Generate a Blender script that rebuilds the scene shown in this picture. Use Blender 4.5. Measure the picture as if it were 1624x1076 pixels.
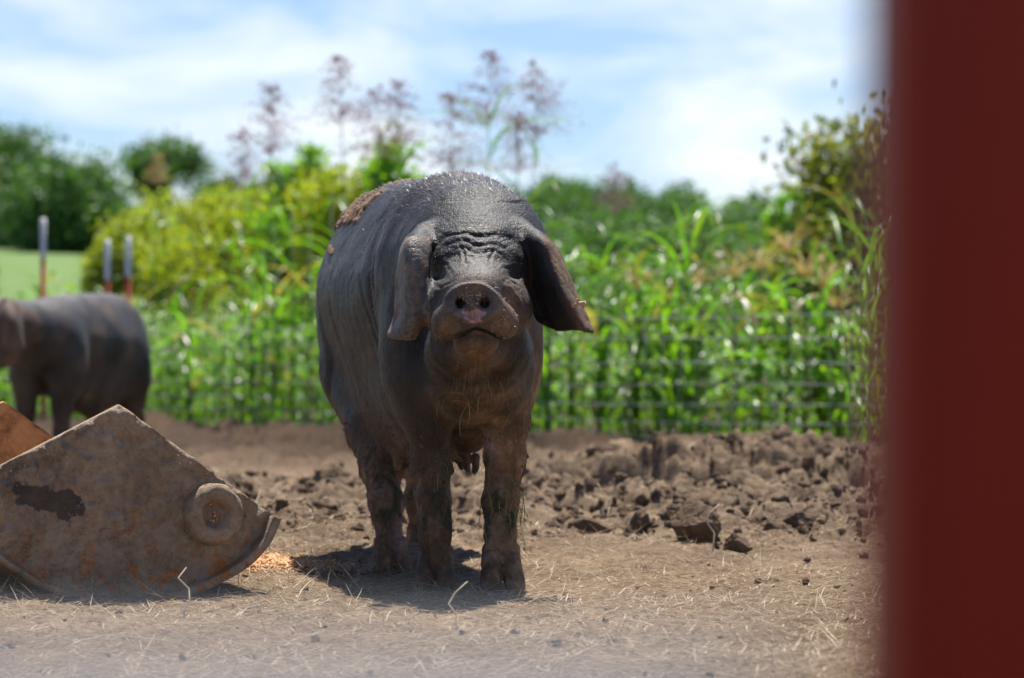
import bpy, math, random
import numpy as np
from math import radians as R
random.seed(7); rng = np.random.default_rng(7)
sc = bpy.context.scene
for o in list(bpy.data.objects): bpy.data.objects.remove(o, do_unlink=True)

# ------------------------------------------------------------ camera, sky, sun
FPX, CX, HY, CH = 4740.0, 812.0, 590.0, 0.443      # focal length in photo pixels, axis, horizon row, eye height
def P(px, py, Y):                                    # a point of the place, Y metres away
    return np.array([(px-CX)/FPX*Y, Y, CH+(HY-py)/FPX*Y])
cam = bpy.data.cameras.new('camera'); co = bpy.data.objects.new('camera', cam)
sc.collection.objects.link(co); sc.camera = co
co.location = (0, 0, CH); co.rotation_euler = (R(90)+math.atan((HY-538)/FPX), 0, 0)
cam.sensor_width = 36; cam.lens = 36*FPX/1624
cam.clip_start = 0.05; cam.clip_end = 4000
cam.dof.use_dof = True; cam.dof.focus_distance = 5.85; cam.dof.aperture_fstop = 5.0
SUN_AZ, SUN_EL = 9, 66
w = bpy.data.worlds.new('World'); sc.world = w; w.use_nodes = True
nt = w.node_tree; N = nt.nodes; Lk = nt.links; N.clear()
out = N.new('ShaderNodeOutputWorld'); bg = N.new('ShaderNodeBackground'); bg.inputs[1].default_value = 0.052
sky = N.new('ShaderNodeTexSky'); sky.sky_type = 'NISHITA'; sky.sun_disc = False
sky.sun_elevation = R(SUN_EL); sky.sun_rotation = R(SUN_AZ); sky.air_density = 1.0; sky.dust_density = 0.25; sky.ozone_density = 2.5
tc = N.new('ShaderNodeTexCoord')
mp = N.new('ShaderNodeMapping'); mp.inputs['Scale'].default_value = (9, 9, 24); mp.inputs['Rotation'].default_value = (0, R(-14), 0)
mp.inputs['Location'].default_value = (1.3, 0, .6)
n1 = N.new('ShaderNodeTexNoise'); n1.inputs['Scale'].default_value = 1.0; n1.inputs['Detail'].default_value = 7; n1.inputs['Roughness'].default_value = .52
n1.inputs['Distortion'].default_value = .5
cr = N.new('ShaderNodeValToRGB'); cr.color_ramp.elements[0].position = .40; cr.color_ramp.elements[1].position = .66
cr.color_ramp.elements[0].color = (.12, .12, .12, 1)
mx = N.new('ShaderNodeMix'); mx.data_type = 'RGBA'
mx.inputs['B'].default_value = (10.4, 11.0, 11.6, 1)
Lk.new(tc.outputs['Generated'], mp.inputs['Vector']); Lk.new(mp.outputs[0], n1.inputs['Vector']); Lk.new(n1.outputs['Fac'], cr.inputs[0])
tint = N.new('ShaderNodeMix'); tint.data_type = 'RGBA'; tint.blend_type = 'MULTIPLY'; tint.inputs['Factor'].default_value = 1
tint.inputs['B'].default_value = (.90, 1.05, 1.32, 1)
Lk.new(sky.outputs[0], tint.inputs['A'])
sz_ = N.new('ShaderNodeSeparateXYZ'); Lk.new(tc.outputs['Generated'], sz_.inputs[0])
el_ = N.new('ShaderNodeMapRange'); el_.inputs['From Min'].default_value = .14; el_.inputs['From Max'].default_value = .30; el_.inputs['To Min'].default_value = 1; el_.inputs['To Max'].default_value = .06; Lk.new(sz_.outputs['Z'], el_.inputs['Value'])
cm = N.new('ShaderNodeMath'); cm.operation = 'MULTIPLY'; Lk.new(cr.outputs[0], cm.inputs[0]); Lk.new(el_.outputs[0], cm.inputs[1])
Lk.new(cm.outputs[0], mx.inputs['Factor']); Lk.new(tint.outputs['Result'], mx.inputs['A']); Lk.new(mx.outputs['Result'], bg.inputs[0]); Lk.new(bg.outputs[0], out.inputs[0])
sl = bpy.data.lights.new('sun', 'SUN'); sl.energy = 5.0; sl.angle = R(.53); sl.color = (1, .95, .87)
so = bpy.data.objects.new('sun', sl); sc.collection.objects.link(so); so.rotation_euler = (R(-(90-SUN_EL)), 0, R(-SUN_AZ))
sc.view_settings.view_transform = 'Standard'; sc.view_settings.look = 'None'; sc.view_settings.exposure = 0.95; sc.view_settings.gamma = 1
sc.cycles.max_bounces = 6; sc.cycles.transparent_max_bounces = 4; sc.cycles.use_denoising = True

# ------------------------------------------------------------ numpy noise
def _h(i, j, k, s=0):
    n = (i.astype(np.int64)*73856093) ^ (j.astype(np.int64)*19349663) ^ (k.astype(np.int64)*83492791) ^ (s*2654435761 & 0x7fffffff)
    n = (n & 0xffffffff); n = ((n >> 13) ^ n) * 0x5bd1e995 & 0xffffffff; n = ((n >> 15) ^ n) * 0x27d4eb2f & 0xffffffff
    return ((n ^ (n >> 16)) & 0xffffff) / float(0xffffff)
def vnoise(p, s=0):                                   # value noise -1..1
    i = np.floor(p).astype(np.int64); f = p-i; f = f*f*f*(f*(f*6-15)+10)
    r = 0
    for a in (0, 1):
        for b in (0, 1):
            for c in (0, 1):
                wgt = (f[:, 0] if a else 1-f[:, 0])*(f[:, 1] if b else 1-f[:, 1])*(f[:, 2] if c else 1-f[:, 2])
                r = r+wgt*_h(i[:, 0]+a, i[:, 1]+b, i[:, 2]+c, s)
    return r*2-1
def fbm(p, o=4, s=0, g=.5):
    r = 0; a = 1; t = 0
    for k in range(o): r = r+a*vnoise(p*2**k+k*17.3, s+k); t += a; a *= g
    return r/t
def worley2(x, y, s=0):                               # F1, F2, cell value (2-D)
    i = np.floor(x).astype(np.int64); j = np.floor(y).astype(np.int64); z = np.zeros_like(i)
    f1 = np.full(x.shape, 9.); f2 = np.full(x.shape, 9.); cv = np.zeros(x.shape)
    for a in (-1, 0, 1):
        for b in (-1, 0, 1):
            cx = i+a+_h(i+a, j+b, z, s); cy = j+b+_h(i+a, j+b, z, s+1); d = np.hypot(x-cx, y-cy)
            m = d < f1; f2 = np.where(m, f1, np.minimum(f2, d)); cv = np.where(m, _h(i+a, j+b, z, s+2), cv); f1 = np.where(m, d, f1)
    return f1, f2, cv
def sstep(a, b, x): t = np.clip((x-a)/(b-a+1e-12), 0, 1); return t*t*(3-2*t)
def bump(x, c, w_): return np.exp(-((x-c)/w_)**2)

# ------------------------------------------------------------ mesh and object helpers
def mesh(name, V, quads=None, tris=None, smooth=False):
    V = np.asarray(V, np.float32); me = bpy.data.meshes.new(name)
    me.vertices.add(len(V)); me.vertices.foreach_set('co', V.ravel())
    nq = 0 if quads is None else len(quads); ntr = 0 if tris is None else len(tris)
    idx = np.concatenate([np.asarray(a, np.int32).ravel() for a in (quads, tris) if a is not None and len(a)])
    me.loops.add(len(idx)); me.loops.foreach_set('vertex_index', idx)
    st = np.concatenate([np.arange(nq)*4, nq*4+np.arange(ntr)*3]).astype(np.int32)
    me.polygons.add(nq+ntr); me.polygons.foreach_set('loop_start', st)
    if smooth: me.polygons.foreach_set('use_smooth', np.ones(nq+ntr, bool))
    me.update(calc_edges=True); me.validate()
    return me
def link(name, me, mat=None, parent=None, loc=None):
    o = bpy.data.objects.new(name, me); sc.collection.objects.link(o)
    if mat is not None: me.materials.append(mat)
    if loc is not None: o.location = loc
    if parent is not None: o.parent = parent
    return o
def obj(name, V, quads, tris, mat, parent=None, smooth=False, origin=None):
    """world-space verts; the object's origin goes to `origin` (or to its parent's place)"""
    V = np.asarray(V, float)
    if parent is not None:
        return link(name, mesh(name, V-np.array(wpos(parent)), quads, tris, smooth), mat, parent)
    og = np.zeros(3) if origin is None else np.asarray(origin, float)
    return link(name, mesh(name, V-og, quads, tris, smooth), mat, None, og)
def wpos(o):
    p = np.array(o.location, float)
    while o.parent is not None: o = o.parent; p = p+np.array(o.location)
    return p
def tag(o, label=None, cat=None, group=None, kind=None):
    for k, v in (('label', label), ('category', cat), ('group', group), ('kind', kind)):
        if v: o[k] = v
    return o
def empty(name, loc): o = bpy.data.objects.new(name, None); sc.collection.objects.link(o); o.location = loc; return o
def join(parts):                                      # [(V,q,t)] -> V,q,t
    Vs, Q, T, n = [], [], [], 0
    for V, q, t in parts:
        Vs.append(V)
        if q is not None and len(q): Q.append(np.asarray(q)+n)
        if t is not None and len(t): T.append(np.asarray(t)+n)
        n += len(V)
    return np.concatenate(Vs), (np.concatenate(Q) if Q else None), (np.concatenate(T) if T else None)
def tube(pts, rad, n=8, cap=True):
    pts = np.asarray(pts, float); rad = np.broadcast_to(rad, len(pts)); k = len(pts)
    tg = np.gradient(pts, axis=0); tg /= np.linalg.norm(tg, axis=1)[:, None]+1e-9
    up = np.array([0, 0, 1.]) if abs(tg[0, 2]) < .9 else np.array([0, 1., 0])
    a = np.cross(tg, up); a /= np.linalg.norm(a, axis=1)[:, None]+1e-9; b = np.cross(tg, a)
    th = np.arange(n)*2*np.pi/n
    V = pts[:, None]+rad[:, None, None]*(np.cos(th)[None, :, None]*a[:, None]+np.sin(th)[None, :, None]*b[:, None])
    V = V.reshape(-1, 3); i = np.arange(k-1)[:, None]*n; j = np.arange(n)[None]; j2 = (j+1) % n
    Q = np.stack([i+j, i+j2, i+n+j2, i+n+j], -1).reshape(-1, 4); T = None
    if cap:
        V = np.concatenate([V, pts[:1], pts[-1:]]); jj = np.arange(n); j3 = (jj+1) % n
        T = np.concatenate([np.stack([jj, np.full(n, k*n), j3], 1), np.stack([(k-1)*n+jj, (k-1)*n+j3, np.full(n, k*n+1)], 1)])
    return V, Q, T
def ico(sub=1):
    import bmesh
    bm = bmesh.new(); bmesh.ops.create_icosphere(bm, subdivisions=sub, radius=1)
    V = np.array([v.co[:] for v in bm.verts]); T = np.array([[v.index for v in f.verts] for f in bm.faces]); bm.free(); return V, T
ICO1, ICO2, ICO3, ICO4 = ico(1), ico(2), ico(4), ico(5)
def blades(base, az, p0, L, W, droop, S=7, fold=.25, twist=0.):
    n = len(base); s = np.linspace(0, 1, S+1)[None]; L, W, az, p0, droop = [np.broadcast_to(np.asarray(a, float), n)[:, None] for a in (L, W, az, p0, droop)]
    pit = p0-droop*s**1.3; A = az+twist*s*np.sin(az*7)
    d = np.stack([np.cos(pit)*np.cos(A), np.cos(pit)*np.sin(A), np.sin(pit)], -1)*(L/S)[..., None]
    c = base[:, None]+np.cumsum(d, 1)-d
    wv = W*np.clip((1-s)**.6*np.minimum(1, s*5+.35), .02, 1)*.5
    sd = np.stack([-np.sin(A), np.cos(A), 0*A], -1)
    nr = np.cross(sd, d/(np.linalg.norm(d, axis=-1, keepdims=True)+1e-9))
    V = np.stack([c-sd*wv[..., None], c+nr*(wv*fold)[..., None]*2, c+sd*wv[..., None]], 2).reshape(-1, 3)
    b = (np.arange(n)*(S+1)*3)[:, None, None]+(np.arange(S)*3)[None, :, None]+np.array([0, 1])[None, None]
    return V, np.stack([b, b+1, b+4, b+3], -1).reshape(-1, 4), None
def leaves(pos, size, up=0., asp=.55):
    n = len(pos); d = rng.normal(size=(n, 3)); d /= np.linalg.norm(d, axis=1)[:, None]
    e = rng.normal(size=(n, 3)); e[:, 2] += up; e = np.cross(d, e); e /= np.linalg.norm(e, axis=1)[:, None]+1e-9
    s = np.broadcast_to(size, n)[:, None]*rng.uniform(.7, 1.3, (n, 1))
    V = np.stack([pos-d*s, pos+e*s*asp-d*s*.1, pos+d*s, pos-e*s*asp-d*s*.1], 1).reshape(-1, 3)
    return V, np.arange(n*4).reshape(n, 4), None

# ------------------------------------------------------------ materials
class M:
    def __init__(s, name):
        s.m = bpy.data.materials.new(name); s.m.use_nodes = True; s.nt = s.m.node_tree; s.N = s.nt.nodes; s.L = s.nt.links
        s.b = s.N['Principled BSDF']; s.out = s.N['Material Output']; s._tc = None
    def tc(s, k='Object'):
        if s._tc is None: s._tc = s.N.new('ShaderNodeTexCoord')
        return s._tc.outputs[k]
    def noise(s, scale, detail=5, rough=.55, vec=None, dist=0):
        n = s.N.new('ShaderNodeTexNoise'); n.inputs['Scale'].default_value = scale; n.inputs['Detail'].default_value = detail; n.inputs['Roughness'].default_value = rough
        n.inputs['Distortion'].default_value = dist; s.L.new(vec or s.tc(), n.inputs['Vector']); return n.outputs['Fac']
    def vor(s, scale, feat='F1', vec=None):
        n = s.N.new('ShaderNodeTexVoronoi'); n.feature = feat; n.inputs['Scale'].default_value = scale; s.L.new(vec or s.tc(), n.inputs['Vector']); return n.outputs['Distance']
    def scaled(s, v):
        n = s.N.new('ShaderNodeMapping'); n.inputs['Scale'].default_value = v; s.L.new(s.tc(), n.inputs['Vector']); return n.outputs[0]
    def ramp(s, f, *st):
        n = s.N.new('ShaderNodeValToRGB'); e = n.color_ramp.elements
        while len(e) < len(st): e.new(.5)
        for k, (p, c) in enumerate(st): e[k].position = p; e[k].color = (*c, 1) if isinstance(c, tuple) else (c, c, c, 1)
        s.L.new(f, n.inputs[0]); return n.outputs[0]
    def mix(s, f, a, b, mode='MIX'):
        n = s.N.new('ShaderNodeMix'); n.data_type = 'RGBA'; n.blend_type = mode
        for k, v in (('Factor', f), ('A', a), ('B', b)):
            if isinstance(v, tuple): n.inputs[k].default_value = (*v, 1)
            elif isinstance(v, (int, float)): n.inputs[k].default_value = v
            else: s.L.new(v, n.inputs[k])
        return n.outputs['Result']
    def math(s, op, a, b=0.):
        n = s.N.new('ShaderNodeMath'); n.operation = op
        for k, v in ((0, a), (1, b)):
            if isinstance(v, (int, float)): n.inputs[k].default_value = v
            else: s.L.new(v, n.inputs[k])
        return n.outputs[0]
    def attr(s, name):
        n = s.N.new('ShaderNodeAttribute'); n.attribute_name = name; q = s.N.new('ShaderNodeSeparateColor'); s.L.new(n.outputs['Color'], q.inputs[0]); return q.outputs
    def bump(s, h, dist, strength=1., prev=None):
        n = s.N.new('ShaderNodeBump'); n.inputs['Distance'].default_value = dist; n.inputs['Strength'].default_value = strength
        s.L.new(h, n.inputs['Height'])
        if prev is not None: s.L.new(prev, n.inputs['Normal'])
        return n.outputs[0]
    def set(s, col=None, rough=None, nor=None, **kw):
        for k, v in (('Base Color', col), ('Roughness', rough), ('Normal', nor), *[(a.replace('_', ' '), b) for a, b in kw.items()]):
            if v is None: continue
            if isinstance(v, tuple): s.b.inputs[k].default_value = (*v, 1)
            elif isinstance(v, (int, float)): s.b.inputs[k].default_value = v
            else: s.L.new(v, s.b.inputs[k])
        return s.m
def leafmat(name, cols, trans=.45, rough=.4, tcol=None, spec=.5):
    m = M(name); g = m.N.new('ShaderNodeNewGeometry'); k = len(cols)
    c = m.ramp(g.outputs['Random Per Island'], *[(i/(k-1), cols[i]) for i in range(k)])
    m.set(c, rough, Specular_IOR_Level=spec)
    t = m.N.new('ShaderNodeBsdfTranslucent'); ms = m.N.new('ShaderNodeMixShader'); ms.inputs[0].default_value = trans
    tcn = m.mix(1., c, tcol or (1.5, 1.6, .7), 'MULTIPLY'); m.L.new(tcn, t.inputs[0])
    m.L.new(m.b.outputs[0], ms.inputs[1]); m.L.new(t.outputs[0], ms.inputs[2]); m.L.new(ms.outputs[0], m.out.inputs[0]); return m.m

# ------------------------------------------------------------ ground
def fence_y(x):                                       # the fence runs obliquely: far on the left, near on the right
    return np.interp(x, [-60, -14, -5, -1.5, .3, 2.3, 5, 40], [34, 29, 25.5, 21.8, 17.8, 15.0, 13.4, 8])
def clump_noise(x, y, sc_, s):
    w1 = fbm(np.stack([x*3, y*3, x*0], 1), 2, s+50)*.35
    f1, f2, cv = worley2(x*sc_+w1, y*sc_+w1*1.3, s)
    return np.clip(f2-f1, 0, .6)**.6*(.4+cv*1.1)
def height(x, y, fine=True):
    p = np.stack([x, y, x*0], 1)
    near = 1-sstep(8.0, 12, y)
    fy = fence_y(x)
    rooted = sstep(6.9, 8.1, y+.7*vnoise(p*np.array([1.1, .6, 1]), 3)+.35*sstep(-.2, -1., x))*(1-.75*sstep(10.4, 11.6, y)*(1-sstep(13.5, 15.5, y))*(x < .25))
    rooted = np.where(y < 3, 0, rooted)*(1-sstep(fy-.2, fy+1.5, y))
    h = .018*vnoise(p*1.3, 5)+.010*vnoise(p*3.1, 6)
    h += rooted*(.030*fbm(p*2.2, 3, 8)+.02)
    # dug-out hollow and the heap behind it
    pit = bump(x, .62, .62)*bump(y, 9.75+.10*np.sin(x*5), .30)
    heap = bump(x, .85, .72)*bump(y, 10.65, .50)
    fc = 9.93+.16*np.sin(x*4.1+1)+.09*vnoise(p*np.array([3., 0, 1]), 22); face = sstep(fc-.10, fc+.10, y); xm = sstep(.02, .25, x)*(1-sstep(1.15, 1.5, x))
    h += xm*(-.085*bump(y, fc-.22, .22)*(1-face)+.125*face*np.exp(-np.maximum(y-fc, 0)/.75)*(.75+.5*vnoise(p*3.1, 12)))+.03*heap
    h += .06*(1-sstep(11.8, 13.6, y))*0+.12*sstep(13, 16, y)*rooted*clump_noise(x, y, 2.7, 33)
    h += .06*(.25+.75*sstep(-1.5, .8, x))*bump(y, fy-.9, .8)*(.6+.6*vnoise(p*1.1, 21))*sstep(12, 15, y)
    h += -.10*sstep(11.3, 14.5, y)*(1-sstep(fy, fy+.8, y))
    if fine:
        cl = .062*clump_noise(x, y, 6.5, 30)+.026*clump_noise(x, y, 14, 40)+.012*clump_noise(x, y, 31, 60)
        h += rooted*cl*(1.15+.9*heap+.9*pit)+(1-rooted)*(.009*clump_noise(x, y, 16, 80)+.006*clump_noise(x, y, 38, 90))
        h += .004*fbm(p*55, 2, 14)
    h = h*(1-.8*bump(x, -.05, .5)*bump(y, 6.1, .55))
    return np.where(y > 2, h, h*.3)
def H(x, y): return float(height(np.array([x]), np.array([y]))[0])
def grow(a, b, step, far_lo, far_hi, g=1.09):
    xs = list(np.arange(a, b, step)); s = step; x = xs[-1]
    while x < far_hi: s *= g; x += s; xs.append(x)
    s = step; x = a; lo = []
    while x > far_lo: s *= g; x -= s; lo.append(x)
    return np.array(lo[::-1]+xs)
gx = grow(-1.55, 1.75, .0105, -2500, 2500, 1.075); gy = grow(4.0, 10.6, .0125, -800, 3000, 1.02)
GX, GY = np.meshgrid(gx, gy); hz = height(GX.ravel(), GY.ravel())
V = np.stack([GX.ravel(), GY.ravel(), hz], 1); nx_, ny_ = len(gx), len(gy)
ii = (np.arange(ny_-1)[:, None]*nx_+np.arange(nx_-1)[None]).ravel()
m = M('soil'); geo = m.N.new('ShaderNodeNewGeometry')
n1 = m.noise(3.0, 6, .6); n2 = m.noise(34, 6, .7); n3 = m.noise(180, 4, .65)
c = m.ramp(n1, (.30, (.135, .087, .056)), (.52, (.205, .147, .096)), (.72, (.30, .215, .138)))
c = m.mix(m.ramp(n2, (.38, 1.), (.62, 0.)), c, m.mix(1., c, (.62, .58, .55), 'MULTIPLY'))
c = m.mix(m.ramp(n3, (.56, 0.), (.70, .55)), c, (.40, .32, .22))
sx = m.N.new('ShaderNodeSeparateXYZ'); m.L.new(geo.outputs['Position'], sx.inputs[0])
far = m.N.new('ShaderNodeMapRange'); far.inputs['From Min'].default_value = 10.2; far.inputs['From Max'].default_value = 12.5; m.L.new(sx.outputs['Y'], far.inputs['Value'])
far2 = m.N.new('ShaderNodeMapRange'); far2.inputs['From Min'].default_value = 14.6; far2.inputs['From Max'].default_value = 13.; m.L.new(sx.outputs['Y'], far2.inputs['Value'])
strawy = m.math('MULTIPLY', m.math('MULTIPLY', far.outputs[0], far2.outputs[0]), m.ramp(m.noise(1.6, 5, .6), (.42, 0.), (.6, .55)))
wet = m.N.new('ShaderNodeMapRange'); wet.inputs['From Min'].default_value = 13.8; wet.inputs['From Max'].default_value = 16.5; m.L.new(sx.outputs['Y'], wet.inputs['Value'])
c = m.mix(strawy, c, (.42, .31, .18)); c = m.mix(wet.outputs[0], c, m.mix(1., c, (.30, .26, .23), 'MULTIPLY'))
soil = m.set(c, .95, m.bump(n3, .004, .7, m.bump(n2, .014, .8)), Specular_IOR_Level=.15)
g = link('ground', mesh('ground', V, np.stack([ii, ii+1, ii+1+nx_, ii+nx_], 1), None, True), soil); tag(g, kind='structure')

# far hills and meadow
def hillz(x, y):
    l = np.interp(y, [27, 45, 70, 110, 150, 200, 300, 500, 1500], [-.3, .25, 1.0, 3.0, 5.6, 8.4, 12, 14, 10])
    r = np.interp(y, [27, 45, 100, 150, 220, 300, 420, 600, 1500], [-.3, .1, .7, 1.2, 3.0, 9.5, 19.5, 21, 14])
    t = sstep(-.135, -.07, x/np.maximum(y, 1)); p = np.stack([x*.02, y*.02, x*0], 1)
    return l*(1-t)+r*t+sstep(60, 200, y)*1.2*fbm(p, 3, 4)+3.*bump(x/np.maximum(y, 1), .022, .03)*sstep(200, 380, y)
hx = np.linspace(-320, 320, 130); hy = np.concatenate([np.linspace(27, 120, 50), np.linspace(124, 900, 80)])
HX, HYY = np.meshgrid(hx, hy); Vh = np.stack([HX.ravel(), HYY.ravel(), hillz(HX.ravel(), HYY.ravel())], 1)
ii = (np.arange(len(hy)-1)[:, None]*len(hx)+np.arange(len(hx)-1)[None]).ravel()
m = M('meadow'); c = m.ramp(m.noise(.12, 6, .6), (.3, (.06, .12, .012)), (.7, (.095, .17, .02)))
meadow = m.set(c, .9, m.bump(m.noise(2., 4), .2))
hl = link('hills', mesh('hills', Vh, np.stack([ii, ii+1, ii+1+len(hx), ii+len(hx)], 1), None, True), meadow); tag(hl, kind='structure')

# ------------------------------------------------------------ signed distance modelling
def smin(a, b, k): h = np.maximum(k-np.abs(a-b), 0)/k; return np.minimum(a, b)-h*h*k*.25
def smax(a, b, k): return -smin(-a, -b, k)
class SDF:
    def __init__(s): s.ops = []
    def cone(s, a, b, ra, rb, k=.03, cut=False):
        a = np.asarray(a, float); b = np.asarray(b, float); r = max(ra, rb)
        def f(p):
            ab = b-a; t = np.clip((p-a)@ab/(ab@ab), 0, 1); return np.linalg.norm(p-(a+t[:, None]*ab), axis=1)-(ra+(rb-ra)*t)
        s.ops.append((f, np.minimum(a, b)-r, np.maximum(a, b)+r, k, cut)); return s
    def chain(s, pts, k=.03):
        for (a, ra), (b, rb) in zip(pts, pts[1:]): s.cone(a, b, ra, rb, k)
    def ell(s, c, r, k=.03, rot=None, cut=False):
        c = np.asarray(c, float); r = np.asarray(r, float)*np.ones(3); Rm = np.eye(3) if rot is None else rot
        def f(p):
            q = (p-c)@Rm; k0 = np.linalg.norm(q/r, axis=1); k1 = np.linalg.norm(q/(r*r), axis=1); return k0*(k0-1)/(k1+1e-9)
        s.ops.append((f, c-r.max(), c+r.max(), k, cut)); return s
    def pts(s, P_, rad, k=.02):
        P_ = P_.astype(np.float32); rad = np.broadcast_to(rad, len(P_)).astype(np.float32)
        def f(p):
            o = np.empty(len(p)); q = p.astype(np.float32)
            for i in range(0, len(p), 4000):
                d = np.sqrt(np.maximum(((q[i:i+4000, None]-P_[None])**2).sum(-1), 0))-rad[None]; o[i:i+4000] = d.min(1)
            return o
        s.ops.append((f, P_.min(0)-rad.max(), P_.max(0)+rad.max(), k, False)); return s
    def fn(s, f, lo, hi, k, cut=False): s.ops.append((f, np.asarray(lo), np.asarray(hi), k, cut)); return s
    def __call__(s, p, pad=.05):
        d = np.full(len(p), 1.)
        for f, lo, hi, k, cut in s.ops:
            mk = np.all((p > lo-pad-k) & (p < hi+pad+k), 1)
            if not mk.any(): continue
            v = f(p[mk]); d[mk] = smax(d[mk], -v, k) if cut else smin(d[mk], v, k)
        return d
def surface(sdf, lo, hi, h):
    B = 4; lo = np.asarray(lo, float); n = (np.ceil((np.asarray(hi)-lo)/(h*B)).astype(int))
    cg = np.stack(np.meshgrid(*[np.arange(k)+.5 for k in n], indexing='ij'), -1).reshape(-1, 3)*h*B+lo
    dc = sdf(cg, pad=h*B*3); F = np.repeat(np.repeat(np.repeat(np.where(dc < 0, -1, 1).astype(np.float32).reshape(n), B, 0), B, 1), B, 2)
    act = np.argwhere((np.abs(dc) < h*B*1.9).reshape(n)); off = np.stack(np.meshgrid(*[np.arange(B)]*3, indexing='ij'), -1).reshape(-1, 3)
    idx = (act[:, None]*B+off[None]).reshape(-1, 3)
    for i in range(0, len(idx), 400000):
        q = idx[i:i+400000]; F[q[:, 0], q[:, 1], q[:, 2]] = sdf(q*h+lo, pad=.03)
    ins = F < 0; S = np.array(F.shape)-1
    cnt = sum(ins[a:a+S[0], b:b+S[1], c:c+S[2]].astype(np.int8) for a in (0, 1) for b in (0, 1) for c in (0, 1))
    cell = np.argwhere((cnt > 0) & (cnt < 8)); cid = np.full(tuple(S), -1, np.int64); cid[cell[:, 0], cell[:, 1], cell[:, 2]] = np.arange(len(cell))
    acc = np.zeros((len(cell), 3)); num = np.zeros(len(cell))
    cor = np.array([(a, b, c) for a in (0, 1) for b in (0, 1) for c in (0, 1)])
    for u in cor:
        for ax in range(3):
            if u[ax]: continue
            v = u.copy(); v[ax] = 1; A = cell+u; Bc = cell+v
            fa = F[A[:, 0], A[:, 1], A[:, 2]]; fb = F[Bc[:, 0], Bc[:, 1], Bc[:, 2]]; m_ = (fa < 0) != (fb < 0)
            t = fa/(fa-fb+1e-12); pp = u+np.outer(t, v-u); acc[m_] += pp[m_]; num[m_] += 1
    Vt = (cell+acc/num[:, None])*h+lo; Q = []
    for ax in range(3):
        sl0 = [slice(1, -1)]*3; sl1 = [slice(1, -1)]*3; sl0[ax] = slice(0, -1); sl1[ax] = slice(1, None)
        e = np.argwhere(ins[tuple(sl0)] != ins[tuple(sl1)]); ofs = np.array([1, 1, 1]); ofs[ax] = 0; e = e+ofs
        a1, a2 = (ax+1) % 3, (ax+2) % 3; d1 = np.zeros(3, int); d1[a1] = 1; d2 = np.zeros(3, int); d2[a2] = 1
        G = lambda q: cid[q[:, 0], q[:, 1], q[:, 2]]
        q4 = np.stack([G(e-d1-d2), G(e-d2), G(e), G(e-d1)], 1); fl = ~ins[e[:, 0], e[:, 1], e[:, 2]]
        q4[fl] = q4[fl][:, ::-1]; Q.append(q4)
    Q = np.concatenate(Q); return Vt, Q[(Q >= 0).all(1)]
def vnormals(V, Q):
    n = np.cross(V[Q[:, 2]]-V[Q[:, 0]], V[Q[:, 3]]-V[Q[:, 1]]); N_ = np.zeros_like(V)
    for k in range(4): np.add.at(N_, Q[:, k], n)
    return N_/(np.linalg.norm(N_, axis=1)[:, None]+1e-12)

def pig_frame(F0, yaw):
    b = np.array([-math.sin(yaw), math.cos(yaw), 0]); r = np.array([math.cos(yaw), math.sin(yaw), 0]); F0 = np.array([F0[0], F0[1], 0.])
    return F0, b, r
def torso(S, fr, sc_=1., st=None):
    F0, b, r = fr
    st = st or dict(u=[-.17, -.15, -.09, .02, .15, .32, .55, .78, .95, 1.08, 1.16, 1.19],
                    a=[.01, .05, .090, .128, .165, .188, .205, .205, .180, .138, .075, .01],
                    t=[.60, .66, .735, .805, .845, .855, .865, .875, .865, .81, .73, .62],
                    l=[.56, .52, .48, .43, .34, .265, .232, .245, .33, .43, .50, .57])
    ud = np.linspace(-.19, 1.21, 561); ker = np.hanning(41); ker /= ker.sum()
    def smooth(y): v = np.interp(ud, st['u'], y); return np.convolve(np.pad(v, 20, 'edge'), ker, 'valid')
    A, T_, L_ = smooth(st['a']), smooth(st['t']), smooth(st['l'])
    def f(p):
        q = (p-F0)/sc_; u = q@b; l = q@r; z = q[:, 2]; a = np.interp(u, ud, A); t = np.interp(u, ud, T_); lo = np.interp(u, ud, L_)
        c = lo+(t-lo)*.5; hb = (t-lo)*.5; zz = (z-c)/hb
        aa = a*(1.03-.10*np.clip(zz-.1, 0, 1)-.20*sstep(.35, -.45, zz))
        k = (np.abs(l/aa)**2.15+np.abs(zz)**2.15)**(1/2.15); d = (k-1)*np.minimum(aa, hb)*.9
        e = np.maximum(np.maximum(-.178-u, u-1.195), -1); return np.maximum(d, e)*sc_
    c0 = F0+b*.5*sc_; ex = np.abs(b)*.75*sc_+np.abs(r)*.3*sc_
    S.fn(f, [c0[0]-ex[0], c0[1]-ex[1], .18*sc_], [c0[0]+ex[0], c0[1]+ex[1], .9*sc_], .05)
def foot(S, x, y, fx=0., fy=-1., s=1., dew=True):
    """two claws pointing along (fx,fy) and a pair of dew claws"""
    f = np.array([fx, fy, 0.]); f /= np.linalg.norm(f); r = np.array([-f[1], f[0], 0]); c = np.array([x, y, 0.])
    for sg in (-1, 1):
        S.cone(c+r*sg*.0165*s+np.array([0, 0, .058*s])-f*.006, c+r*sg*.0225*s+f*.027*s+np.array([0, 0, .014*s]), .0175*s, .0175*s, .004)
        S.cone(c+r*sg*.0185*s+f*.006+np.array([0, 0, .03*s]), c+r*sg*.021*s-f*.016*s+np.array([0, 0, .014*s]), .017*s, .015*s, .012)
        if sg > 0: S.cone(c+f*.040*s+np.array([0, 0, .072*s]), c+f*.048*s, .0045*s, .007*s, .005, cut=True)
        if dew: S.cone(c+r*sg*.024*s-f*.020*s+np.array([0, 0, .075*s]), c+r*sg*.030*s-f*.026*s+np.array([0, 0, .045*s]), .011*s, .006*s, .01)
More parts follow.
